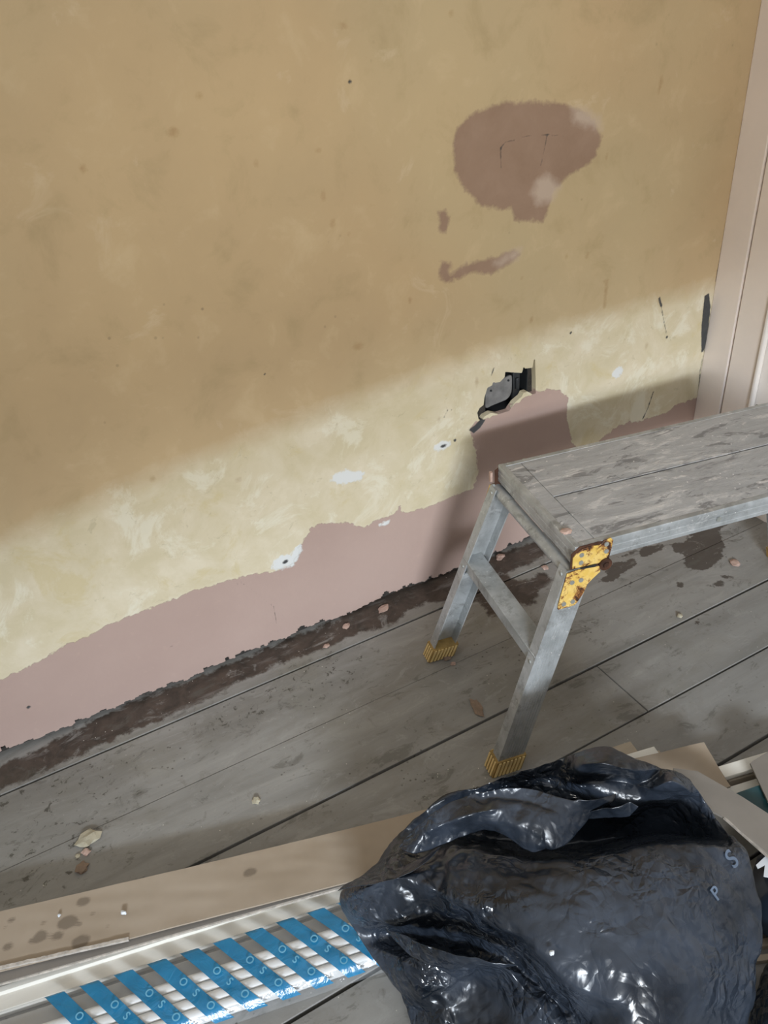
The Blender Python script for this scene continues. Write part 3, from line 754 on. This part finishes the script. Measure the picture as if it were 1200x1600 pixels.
# long cardboard sleeve lying over the mouldings
zc = .045
def spotattr(o, spots):
    me = o.data; n_ = len(me.vertices); co = np.zeros(n_*3); me.vertices.foreach_get('co', co); Pq = co.reshape(-1, 3)[:, :2]
    d = np.full(n_, -.1)
    for (px, py, r) in spots:
        c = fl(px, py, zc); d = np.maximum(d, blob(Pq, (c.x, c.y), r*1.25, r))
    a = me.attributes.new('d_spot', 'FLOAT', 'POINT'); a.data.foreach_set('value', d.astype(np.float32))
def sheet(name, outline_a, outline_b, n, zfun, mat, th=.0035, ny=14, parent=None):
    """sheet between two world poly-lines (lists of Vector xy), subdivided, with thickness"""
    vs = []
    def at(pl, t_):
        k = t_*(len(pl)-1); i = min(int(k), len(pl)-2); return pl[i].lerp(pl[i+1], k-i)
    for i in range(n):
        A_, B_ = at(outline_a, i/(n-1)), at(outline_b, i/(n-1))
        for j in range(ny):
            q = A_.lerp(B_, j/(ny-1)); vs.append((q.x, q.y, zfun(i/(n-1), j/(ny-1))))
    N_ = len(vs); vs += [(x, y, z-th) for x, y, z in vs]
    f = []
    for i in range(n-1):
        for j in range(ny-1):
            a = i*ny+j; f.append((a, a+ny, a+ny+1, a+1)); f.append((a+N_, a+1+N_, a+ny+1+N_, a+ny+N_))
    for i in range(n-1):
        for j in (0, ny-1):
            a = i*ny+j; f.append((a, a+ny, a+ny+N_, a+N_))
    for j in range(ny-1):
        for i in (0, n-1):
            a = i*ny+j; f.append((a, a+1, a+1+N_, a+N_))
    mb = MB(); mb.add(vs, f); return mb.build(name, mat, parent, smooth=True)
ta, tb = fl(0, 1425, zc), fl(1100, 1160, zc); la, lb = fl(0, 1516, zc), fl(525, 1384, zc)
dirc = (tb-ta)/(tb.x-ta.x); dirl = (lb-la)/(lb.x-la.x)
ce = fl(1142, 1228, zc)
top = [ta+dirc*(-.75-ta.x), tb]; bot = [la+dirl*(-.75-la.x), la+dirl*(.35-la.x), ce]
for v in (*top, *bot): v.z = zc
slv = thing('cardboard_sleeve', 'long brown cardboard sleeve lying along the floor behind the black sack', 'cardboard', (0, 0, 0))
o = sheet('top_panel', top, [bot[0], bot[0].lerp(bot[1], .98), ce], 440, lambda s_, w: zc+.0025*math.sin(s_*9+w*3)+.001*mnoise.noise((s_*30, w*4, 1)), CARD, ny=26, parent=slv)
spotattr(o, [(105,1440,.014),(130,1408,.010),(90,1460,.009),(62,1462,.011),(122,1442,.006),(18,1438,.006),(8,1449,.004),(68,1441,.005),(125,1470,.013),(167,1446,.003),(390,1362,.010),(145,1426,.004),(12,1478,.008),(50,1468,.006)])
# folded edge of the sleeve: pale corrugated strip just below the top panel
e0, e1 = fl(0, 1515, zc-.004), fl(525, 1386, zc-.004)
def estrip(name, pa, pb, z, w, xa, xb, amp, mat, par):
    A_, B_ = fl(*pa, z), fl(*pb, z); d = (B_-A_)/(B_.x-A_.x); s_ = Vector((-d.y, d.x, 0)).normalized(); vs = []; n_ = 420
    for i in range(n_):
        x = xa+(xb-xa)*i/(n_-1); q = A_+d*(x-A_.x)
        wob = amp*mnoise.noise((x*60, 1, 1))+amp*.7*mnoise.noise((x*170, 2, 1))
        for u, dz in ((w/2, -.004), (w/2+wob, .001), (-w/2+wob*.8, .0005+abs(wob)*.3), (-w/2, -.004)):
            vs.append((q.x+s_.x*u, q.y+s_.y*u, z+dz))
    f = [(i*4+j, (i+1)*4+j, (i+1)*4+(j+1) % 4, i*4+(j+1) % 4) for i in range(n_-1) for j in range(4)]
    mb = MB(); mb.add(vs, f); return mb.build(name, mat, par)
estrip('torn_edge', (0,1512), (150,1478), zc+.001, .005, -.75, -.07, .0012, CARDE, slv)
estrip('torn_edge', (0,1534), (525,1386), zc-.012, .010, -.75, .50, .0010, CARDE, slv)
ua, ub = fl(0, 1503, zc-.010), fl(525, 1380, zc-.010); va, vb = fl(0, 1536, zc-.010), fl(525, 1387, zc-.010)
du, dv = (ub-ua)/(ub.x-ua.x), (vb-va)/(vb.x-va.x)
sheet('lower_flap', [ua+du*(-.75-ua.x), ua+du*(.5-ua.x)], [va+dv*(-.75-va.x), va+dv*(.5-va.x)], 60, lambda s_, w: zc-.0098, GCARD, parent=slv)
# side wall of the sleeve carrying it at the far edge
mb = MB(); s_ = Vector((-dirc.y, dirc.x, 0)).normalized()
A_, B_ = top[0], top[1]
mb.sweep([(-.016, .0005), (-.012, .0005), (-.012, zc-.0045), (-.016, zc-.0045)], (A_.x, A_.y, 0), (B_.x-.02, B_.y, 0), s_, (0, 0, 1)); mb.build('side_panel', CARD, slv)
E2_ = [fl(1100,1160,zc), fl(1142,1228,zc)]

# offcuts whose ends show beyond the sleeve
def plank(name, p0, p1, z, w, h, lab, mat, grp=None, cat='wood strip'):
    a, b = fl(*p0, z+h), fl(*p1, z+h); a.z = b.z = z
    pr = [(0, 0), (-w, 0), (-w, h), (0, h)]
    return tag(beam(name, a, b, pr, mat, bevel=.001), lab, cat, grp)
g = 'wood strip ends behind the black sack'
plank('wood_strip', (880,1208), (1022,1166), .0305, .020, .010, 'pale raw wood strip behind the black sack, its bright top face uppermost', PRIMED, g)
plank('wood_strip', (860,1213), (1030,1172), .010, .034, .020, 'raw wood strip end poking out under the pale one behind the sack', RAWWOOD, g)
plank('wood_strip', (870,1195), (985,1158), .002, .030, .016, 'thin tan wood strip on the floor, furthest back behind the sack', RAWWOOD, g)
g = 'wood strips at the right edge'
plank('wood_strip', (1120,1198), (1290,1147), .030, .026, .012, 'bright primed wood strip at the right edge of the photo, topmost', PRIMED, g)
plank('wood_strip', (1128,1206), (1290,1160), .008, .024, .018, 'tan wood strip under the bright one at the right edge', RAWWOOD, g)
plank('wood_strip', (1124,1234), (1300,1180), .012, .026, .018, 'cream wood strip beside the grey cardboard at the right edge', PRIMED, g)

# grey cardboard sheet slanting down behind the sack to the right edge
def slab(name, pts, lab, cat, mat, th=.004, group=None, edge=None):
    P3 = [fl(px, py, z) for px, py, z in pts]
    n_ = len(P3); t_ = thing(name, lab, cat, (P3[0].x, P3[0].y, 0), 0, group)
    o_ = Vector((P3[0].x, P3[0].y, 0))
    MB().prism([p-o_ for p in P3], (0, 0, -th)).build('panel', mat, t_)
    if edge:
        for (i, j) in edge:
            A_, B_ = P3[i]-o_, P3[j]-o_; mb = MB(); m_ = 60; d = (B_-A_)
            nrm = Vector((-d.y, d.x, 0)).normalized()
            for k in range(m_):
                q = A_+d*(k/m_); q2 = A_+d*((k+.6)/m_)
                mb.prism([q-nrm*.002, q2-nrm*.002, q2+nrm*.002, q+nrm*.002], (0, 0, -th*.8))
                for v in range(len(mb.v)-8, len(mb.v)): mb.v[v] = (mb.v[v][0], mb.v[v][1], mb.v[v][2]+.0006)
            mb.build('corrugated_edge', CARDE, t_)
    return t_
slab('cardboard_sheet', [(1052,1200,.115),(1090,1205,.110),(1160,1245,.10),(1260,1310,.09),(1270,1390,.09),(1200,1338,.095),(1131,1277,.105),(1060,1240,.115)],
     'grey brown cardboard sheet with torn corrugated edge slanting behind the sack', 'cardboard', GCARD, edge=[(5, 6), (4, 5)])
slab('cardboard_offcut', [(1172,1192,.07),(1215,1165,.07),(1300,1230,.07),(1280,1300,.07),(1200,1252,.07)],
     'small grey cardboard offcut with a pale spot at the right edge', 'cardboard', GCARD)
slab('plastic_sheet', [(1148,1240,.062),(1200,1222,.062),(1262,1250,.05),(1262,1330,.05),(1185,1290,.06)], 'dark teal plastic sheet under the grey cardboard at the right edge', 'plastic sheet', TEAL)
# ---------------------------------------------------------------- black polythene sack
def film_patch(name, pts, creases, outline, levels=4, crump=.0016, parent=None, skirt=None, seed=0, thick=0, curl=0, mat=None):
    """pts: {key:(photo x, photo y, height)}; a sheet of film creased along the given lines"""
    from mathutils.geometry import delaunay_2d_cdt
    import bmesh
    keys = list(pts); ix = {k: i for i, k in enumerate(keys)}
    v2 = [Vector((pts[k][0], -pts[k][1])) for k in keys]; zz = [pts[k][2] for k in keys]
    ed = []
    for c in creases: ed += [(ix[a], ix[b]) for a, b in zip(c[:-1], c[1:])]
    oc = [ix[k] for k in outline]; area_ = sum(v2[a].x*v2[b].y-v2[b].x*v2[a].y for a, b in zip(oc, oc[1:]+oc[:1]))
    if area_ < 0: oc = oc[::-1]
    vo, eo, fo, ov, oe, of = delaunay_2d_cdt(v2, ed, [oc], 2, 1e-6)
    cset = set()
    for e in ed: cset.add(tuple(sorted(e)))
    bm = bmesh.new(); vs = []
    for p, src in zip(vo, ov):
        z = zz[src[0]] if src else .2
        w = fl(p.x, -p.y, z); vs.append(bm.verts.new(w))
    omap = {}
    for i, src in enumerate(ov):
        for s_ in src: omap[s_] = i
    for f in fo:
        try: bm.faces.new([vs[i] for i in f])
        except ValueError: pass
    bm.normal_update()
    cl = bm.edges.layers.float.new('crease_edge')
    cm = {tuple(sorted((omap[a], omap[b]))) for a, b in cset if a in omap and b in omap}
    bm.verts.index_update()
    for e in bm.edges:
        if tuple(sorted((e.verts[0].index, e.verts[1].index))) in cm: e[cl] = .55
    bed = [e for e in bm.edges if e.is_boundary]
    for e in bed: e[cl] = max(e[cl], .5)
    if skirt:
        r = bmesh.ops.extrude_edge_only(bm, edges=bed)
        nv = [g for g in r['geom'] if isinstance(g, bmesh.types.BMVert)]
        c0 = Vector(skirt[:2])
        for v in nv:
            xy = Vector((v.co.x, v.co.y)); d = (xy-c0); q = c0+d*.90; v.co.x, v.co.y = q.x, q.y; v.co.z = v.co.z*.55
        be2 = [e for e in bm.edges if e.is_boundary]
        r = bmesh.ops.extrude_edge_only(bm, edges=be2)
        nv = [g for g in r['geom'] if isinstance(g, bmesh.types.BMVert)]
        for v in nv:
            xy = Vector((v.co.x, v.co.y)); q = c0+(xy-c0)*.93; v.co.x, v.co.y = q.x, q.y; v.co.z = .004
    me = bpy.data.meshes.new(name); bm.to_mesh(me); bm.free()
    tmp = bpy.data.objects.new('t', me); C.objects.link(tmp)
    sb = tmp.modifiers.new('s', 'SUBSURF'); sb.levels = sb.render_levels = levels; sb.boundary_smooth = 'ALL'
    dg = bpy.context.evaluated_depsgraph_get(); nm = bpy.data.meshes.new_from_object(tmp.evaluated_get(dg)); bpy.data.objects.remove(tmp); bpy.data.meshes.remove(me)
    n_ = len(nm.vertices); co = np.zeros(n_*3); nm.vertices.foreach_get('co', co); no = np.zeros(n_*3); nm.vertices.foreach_get('normal', no)
    co = co.reshape(-1, 3); no = no.reshape(-1, 3)
    out = co.copy()
    for i in range(n_):
        x, y, z = co[i]; k = seed*3.1
        wv = mnoise.noise((x*4+k, y*4, z*4)); wx, wy = x+wv*.05, y-wv*.04
        a = abs(mnoise.noise((wx*13+k, wy*13, z*13)))*2.2+abs(mnoise.noise((wx*29, wy*29+k, z*29)))*1.5+abs(mnoise.noise((wx*60, wy*60, z*60+k)))*.6
        am = .45+1.3*max(0, mnoise.noise((x*5, y*5+k, 9)))
        dv = mnoise.voronoi((wx*9+k, wy*9, z*9))[0]; dw = mnoise.voronoi((wx*20+k, wy*20, z*20))[0]
        a += (dv[1]-dv[0])*2.2+(dw[1]-dw[0])*.9-.6
        out[i] = co[i]+no[i]*(a-1.0)*crump*am
        out[i, 2] = max(out[i, 2], .003)
    nm.vertices.foreach_set('co', out.ravel()); nm.materials.clear(); nm.materials.append(mat or BAG)
    nm.polygons.foreach_set('use_smooth', np.ones(len(nm.polygons), bool)); nm.update(); nm.name = name
    o = bpy.data.objects.new(name, nm); C.objects.link(o)
    if thick:
        sm = o.modifiers.new('thick', 'SOLIDIFY'); sm.thickness = thick; sm.offset = -1
    if parent: o.parent = parent
    return o
BODY = dict(
 # outline, clockwise from the left shoulder
 o0=(530,1388,.17), o1=(560,1368,.19), o2=(588,1345,.20), o3=(612,1315,.21), o4=(640,1283,.22), o5=(668,1258,.23), o6=(705,1236,.235), o7=(745,1226,.235), o7b=(770,1218,.235), o8=(795,1208,.235),
 o9=(835,1196,.25), o10=(868,1186,.265), o11=(895,1176,.28), o12=(920,1166,.29), o13=(942,1162,.295), o14=(965,1168,.295), o15=(1000,1185,.285), o16=(1038,1201,.28), o17=(1060,1203,.275),
 o18=(1082,1220,.265), o19=(1100,1246,.245), o20=(1125,1285,.235), o21=(1145,1308,.24), o22=(1160,1322,.245), o23=(1176,1345,.235), o24=(1187,1390,.21), o25=(1192,1440,.18), o26=(1190,1500,.15), o27=(1180,1570,.11),
 o28=(1165,1630,.08), o29=(1150,1720,.04), o30=(900,1760,.10), o31=(660,1720,.03), o32=(648,1640,.04), o33=(636,1580,.05), o34=(618,1545,.07), o35=(590,1512,.09), o36=(566,1478,.11), o37=(548,1445,.13), o38=(527,1412,.15),
 # front rim of the mouth
 r0=(1140,1326,.265), r1=(1100,1318,.28), r2=(1040,1316,.285), r3=(970,1330,.29), r4=(905,1343,.29), r5=(850,1348,.285), r6=(800,1342,.275), r7=(755,1330,.265), r8=(712,1322,.255), r9=(690,1338,.245), r10=(668,1352,.24),
 # floor of the mouth
 c0=(1128,1306,.17), c1=(1090,1300,.13), c2=(1035,1296,.11), c3=(970,1308,.10), c4=(905,1320,.10), c5=(850,1326,.11), c6=(795,1318,.12), c7=(750,1306,.14), c8=(705,1300,.18),
 c9=(1080,1262,.16), c10=(1020,1266,.15), c11=(950,1288,.14), c12=(870,1270,.16), c13=(780,1262,.18), c14=(800,1235,.20), c15=(860,1225,.22), c16=(720,1268,.20), c17=(660,1310,.20),
 # back lobes
 b0=(905,1195,0.320), b1=(945,1190,0.330), b2=(990,1208,0.320), b3=(935,1215,0.260), b4=(975,1232,0.260), b5=(1020,1235,.275), b6=(1048,1215,0.320), b7=(1072,1232,.28), b8=(1088,1244,.25), b9=(1040,1245,0.250), b10=(1005,1252,0.240),
 b11=(900,1225,.26), b12=(880,1205,.25), b13=(960,1255,.24), b14=(1000,1225,.255),
 # front panel
 p0=(1010,1350,.30), p1=(1080,1350,.285), p2=(1135,1365,.262), p3=(920,1380,.303), p4=(860,1375,.295), p5=(800,1370,.285), p6=(745,1362,.27), p7=(705,1372,.262),
 p8=(1000,1420,.297), p9=(1060,1440,.275), p10=(1120,1440,.245), p11=(1160,1420,.225), p12=(930,1440,.295), p13=(850,1430,.292), p14=(780,1415,.28), p15=(735,1412,.268), p16=(690,1398,.258),
 p17=(1040,1500,.265), p18=(1100,1510,.235), p19=(1150,1490,.195), p20=(960,1500,.28), p21=(890,1490,.275), p22=(830,1470,.27), p23=(780,1450,.262), p24=(745,1428,.262),
 p25=(1065,1570,.235), p26=(1130,1560,.18), p27=(985,1570,.255), p28=(930,1560,.245), p29=(880,1535,.245), p30=(1040,1660,.19), p31=(960,1650,.20), p32=(1110,1650,.12),
 # diagonal valley
 v0=(690,1432,.21), v1=(730,1452,.19), v2=(775,1485,.175), v3=(820,1518,.165), v4=(865,1560,.155), v5=(905,1600,.15), v6=(940,1660,.15),
 # left shoulder
 s0=(560,1392,0.230), s1=(605,1372,0.255), s2=(650,1370,0.255), s3=(565,1415,.20), s4=(620,1405,.215), s5=(670,1405,.225), s6=(552,1432,.165), s7=(590,1436,.18), s8=(640,1440,.185), s9=(680,1440,.19),
 # black pocket
 k0=(590,1452,.115), k1=(640,1465,.105), k2=(690,1478,.11), k3=(735,1490,.13), k4=(600,1470,.11), k5=(655,1486,.12), k6=(700,1490,.13), k7=(575,1455,.12),
 # lower folds
 f0=(600,1488,.125), f1=(660,1500,.16), f2=(720,1508,.175), f3=(795,1508,.185), f4=(640,1530,.13), f5=(700,1540,.12), f6=(745,1525,.12), f7=(770,1560,.10), f8=(800,1530,.17), f9=(850,1575,.165), f10=(820,1600,.13), f11=(880,1620,.15),
 f12=(700,1580,.09), f13=(740,1600,.085), f14=(780,1620,.10), f15=(680,1640,.06), f16=(820,1680,.10), f17=(640,1555,.095), f18=(720,1680,.07), f19=(735,1548,.105))
OUT = ['o%d' % i for i in range(8)]+['o7b']+['o%d' % i for i in range(8, 39)]
CR = [['r%d' % i for i in range(11)], ['c%d' % i for i in range(9)], ['v%d' % i for i in range(7)], ['p16','p24','p23','p22','p29','p28','p27'],
      ['s0','s1','s2'], ['s6','s7','s8','s9'], ['k0','k1','k2','k3'], ['f0','f1','f2','f3'], ['f4','f5','f6'], ['f3','f8','f9','f11'], ['p8','p9','p18','p25'], ['b0','b1','b2'], ['b5','b6','b7','b8'], ['b11','b3','b14','b5'],
      ['p5','p14','p22'], ['p2','p11','p19'], ['b13','b10','b9','b8'], ['p3','p12'], ['s1','s4','s8'], ['f5','f12','f15'], ['o9','c15'], ['o5','c16']]
BODYC = Vector((.55, -1.02))
sack = thing('plastic_sack', 'large crumpled black polythene sack slumped in the foreground beside the cardboard', 'sack', (0, 0, 0))
film_patch('sack_body', BODY, CR, OUT, 4, .0048, sack, skirt=(.55, -1.0))
F1 = dict(a0=(622,1322,.262), a1=(640,1300,.270), a2=(665,1278,0.300), a3=(695,1258,0.307), a4=(725,1243,0.312), a5=(765,1236,0.320), a6=(805,1230,0.322), a7=(840,1232,0.322), a8=(870,1246,0.322), a9=(900,1252,0.320), a10=(935,1250,0.320), a11=(960,1240,.300),
          a12=(958,1254,.298), a13=(928,1264,.300), a14=(918,1285,0.282), a15=(900,1305,0.282), a16=(868,1330,0.278), a17=(852,1323,0.280), a18=(838,1334,0.276), a19=(815,1326,0.278), a20=(792,1304,0.282), a21=(765,1296,0.280), a22=(735,1300,0.274), a23=(705,1314,0.266), a24=(672,1328,0.254), a25=(640,1336,.262),
          i0=(660,1302,.288), i1=(700,1285,.303), i2=(745,1268,0.320), i3=(790,1262,0.326), i4=(835,1262,0.328), i5=(880,1275,.314), i6=(850,1295,0.310), i7=(800,1285,.308), i8=(715,1270,0.306), i9=(770,1280,.304), i10=(905,1268,.306), i11=(845,1312,0.302), i12=(690,1302,0.278), i13=(765,1250,0.308), i14=(820,1245,0.317))
film_patch('folded_flap', F1, [['i1','i2','i3'], ['i4','i6','i11','a17'], ['i0','i1'], ['i13','i14','i5'], ['i7','i6'], ['i12','i9','i7']], ['a%d' % i for i in range(26)], 4, .0055, sack, seed=2, thick=.0006)
F2 = dict(a0=(908,1280,.280), a1=(918,1268,.298), a2=(958,1262,.312), a3=(985,1252,.315), a4=(998,1260,.312), a5=(1010,1288,.262), a6=(985,1291,.258), a7=(950,1298,.252), a8=(925,1297,.256), i0=(950,1278,.286), i1=(984,1274,.292))
film_patch('folded_flap', F2, [['a4','i1','i0','a0'], ['i1','a3']], ['a%d' % i for i in range(9)], 4, .0040, sack, seed=5, thick=.0006)
F3 = dict(a0=(588,1472,.145), a1=(600,1452,0.190), a2=(640,1462,0.210), a3=(680,1484,0.230), a4=(730,1498,0.243), a5=(795,1504,0.247), a6=(812,1508,.222), a7=(770,1520,.212), a8=(725,1536,0.183), a9=(690,1548,0.163), a10=(660,1554,0.146), a11=(625,1542,0.123), a12=(602,1508,.130),
          i0=(640,1495,.178), i1=(690,1518,.190), i2=(740,1512,.208))
film_patch('folded_flap', F3, [['a1','i0','i1'], ['i1','i2','a6']], ['a%d' % i for i in range(13)], 4, .0034, sack, seed=8, thick=.0006)
F4 = dict(a0=(526,1392,.20), a1=(548,1374,.215), a2=(585,1366,.228), a3=(625,1358,.240), a4=(662,1338,.250), a5=(690,1322,.258), a6=(700,1330,.262), a7=(690,1352,.260), a8=(668,1375,.258), a9=(640,1386,.250), a10=(600,1386,.242), a11=(560,1398,.225), a12=(536,1414,.205), a13=(526,1406,.20),
          i0=(575,1380,.246), i1=(625,1372,.258), i2=(665,1352,.266))
film_patch('folded_flap', F4, [['a0','i0','i1','i2','a5'], ], ['a%d' % i for i in range(14)], 4, .0030, sack, seed=11, thick=.0006)
# ---------------------------------------------------------------- plaster crumbs
def chip(px, py, z, r, lab, mat, seed, flat=.45, el=1.0, rot=0, tint=None):
    import bmesh
    rr = random.Random(seed); bm = bmesh.new(); bmesh.ops.create_icosphere(bm, subdivisions=2, radius=1)
    for v in bm.verts:
        n_ = mnoise.noise(v.co*1.7+Vector((seed, 0, 0)))*.5+mnoise.noise(v.co*4+Vector((0, seed, 0)))*.2
        v.co *= 1+n_; v.co.x *= el; v.co.z = max(v.co.z, -.55)*flat
        v.co *= r
    zmin = min(v.co.z for v in bm.verts)
    for v in bm.verts: v.co.z -= zmin
    me = bpy.data.meshes.new('plaster_crumb'); bm.to_mesh(me); bm.free(); me.materials.append(mat)
    o = bpy.data.objects.new('plaster_crumb', me); C.objects.link(o); p = fl(px, py, z); o.location = (p.x, p.y, z); o.rotation_euler = (0, 0, rot)
    tag(o, lab, 'plaster crumb', 'plaster crumbs')
for i, a_ in enumerate([
    (1148, 881, 0, .013, 'pink plaster crumb with dark rim on the floor near the right platform leg', CHIP, .35, 1.3, .9),
    (1062, 963, 0, .007, 'small pale crumb beside the wide board gap right of the platform', CHIPW, .6, 1, 0),
    (745, 1106, 0, .012, 'long brownish plaster flake on the floor left of the front platform leg', CHIPB, .25, 2.1, 1.35),
    (400, 1251, 0, .009, 'grey angular plaster flake alone on the floor, above the cardboard', CHIPW, .35, 1, .4),
    (138, 1311, 0, .018, 'largest pale yellowish plaster lump on the floor at the left', CHIPW, .3, 1.2, .3),
    (135, 1332, 0, .008, 'small pink plaster crumb just below the pale lump at the left', CHIP, .5, 1, 0),
    (122, 1338, 0, .005, 'tiny pale crumb left of the small pink crumb at the left', CHIPW, .5, 1, 0),
    (128, 1357, 0, .012, 'yellow brown plaster crumb nearest the cardboard at the left', CHIPB, .4, 1, 1),
    (599, 952, 0, .011, 'pink plaster crumb on the dark board against the wall', CHIP, .4, 1.6, .3),
    (541, 979, 0, .009, 'pink plaster crumb on the dark board, left of the larger one', CHIP, .4, 1.2, .3),
    (510, 1010, 0, .007, 'small pinkish crumb at the edge of the dark board', CHIP, .4, 1.2, .3),
    (708, 1038, 0, .006, 'small pale crumb just below the rear platform foot', CHIP, .6, 1, 0),
    (698, 1028, 0, .010, 'brown crumb touching the rear platform foot', CHIPB, .5, 1.2, 1),
    (782, 872, .0, .010, 'pink plaster fragment fallen at the foot of the wall behind the platform', CHIP, .7, 1.5, .4),
    (852, 888, 0, .009, 'pink crumb on the dark floor seen under the top bar of the platform', CHIP, .5, 1, 0),
    (885, 831, .5003, .0085, 'oval pink plaster chip lying on the platform top near its corner', CHIP, .4, 1.3, -.6),
    (862, 1490, .278, .0035, 'tiny white speck lying on the black sack', WPRINT, .8, 1, 0),
    (93, 1426+5, .0455, .003, 'tiny white speck at the left of the cardboard sleeve', WPRINT, .8, 1, 0),
    (193, 1427, .0455, .004, 'white speck in the middle of the cardboard sleeve', WPRINT, .8, 1.4, -.6)]):
    px, py, z, r, lab, mt, fl_, el, rot = a_
    chip(px, py, z, r, lab, mt, i+3, fl_, el, rot)
# ---------------------------------------------------------------- prints on the sack and the things right of it
def quadprint(name, pts, mat, parent, h):
    P3 = [fl(px, py, h) for px, py in pts]; return MB().prism(P3, (0, 0, .0006)).build(name, mat, parent)
def surf_z(px, py):           # height of the sack's surface under a photo point
    dg = bpy.context.evaluated_depsgraph_get(); d = ray(px, py).normalized()
    hit, loc, nrm, idx, ob, mt = S.ray_cast(dg, CAM_POS, d)
    return loc, nrm
def sackletter(ch, px, py, size, rotdeg):
    loc, nrm = surf_z(px, py); z_ = nrm.normalized(); x_ = (AR-z_*AR.dot(z_)).normalized(); y_ = z_.cross(x_)
    Mx = Matrix.Translation(loc+z_*.0012) @ Matrix((x_, y_, z_)).transposed().to_4x4() @ Matrix.Rotation(math.radians(rotdeg), 4, 'Z')
    return glyph(ch, size, GREYINK, 'printed_letter', sack, Mx, thick=.0006)
bpy.context.view_layer.update()
sackletter('S', 1143, 1343, .036, 40)
sackletter('P', 1118, 1396, .026, 40)
# second sack: dark blue film with a bold white print, at the right edge
sk2 = thing('printed_plastic_sack', 'dark blue plastic packet with bold white print at the right edge beside the black sack', 'plastic packet', (0, 0, 0))
PK = dict(a0=(1183,1335,.055), a1=(1230,1318,.055), a2=(1330,1340,.055), a3=(1340,1460,.055), a4=(1250,1480,.04), a5=(1190,1470,.035), a6=(1165,1420,.04), a7=(1170,1370,.05), i0=(1200,1385,.078), i1=(1250,1390,.084), i2=(1215,1430,.065), i3=(1290,1420,.07))
film_patch('packet_film', PK, [['a0', 'i0', 'i2']], ['a%d' % i for i in range(8)], 4, .0018, sk2, skirt=(1.02, -1.07), seed=4, mat=DARKP)
P3 = [fl(x, y, .086) for x, y in ((1181,1352),(1196,1338),(1214,1328),(1216,1340),(1208,1372),(1203,1372),(1193,1370),(1195,1352),(1184,1358))]
MB().prism(P3, (0, 0, .0007)).build('white_print', WPRINT, sk2)
tag(beam('wood_strip', (*fl(1160, 1478, .0)[:2], .0), (*fl(1290, 1452, .0)[:2], .0), [(0, 0), (-.012, 0), (-.012, .012), (0, .012)], RAWWOOD, bevel=.001), 'thin wood batten on the floor at the right edge beside the dark packet', 'wood strip', 'battens at the right edge')
tag(beam('wood_strip', (*fl(1160, 1500, .0)[:2], .0), (*fl(1290, 1482, .0)[:2], .0), [(0, 0), (-.010, 0), (-.010, .010), (0, .010)], RAWWOOD, bevel=.001), 'thin wood batten at the right edge, nearest the bottom of the photo', 'wood strip', 'battens at the right edge')

dark_mound = thing('plastic_sack', 'mound of black film added at the lower right, only its edge showing', 'sack', (0, 0, 0))
SB = dict(a0=(1196,1500,.05), a1=(1240,1490,.06), a2=(1330,1500,.06), a3=(1380,1600,.06), a4=(1340,1720,.04), a5=(1230,1740,.03), a6=(1172,1690,.03), a7=(1165,1600,.03), a8=(1180,1540,.04), i0=(1215,1560,.10), i1=(1280,1570,.13), i2=(1220,1640,.09), i3=(1300,1650,.11))  # added black film mound filling the dark lower right corner
film_patch('sack_body', SB, [['a1', 'i0', 'i2']], ['a%d' % i for i in range(9)], 4, .004, dark_mound, skirt=(.93, -1.28), seed=6)
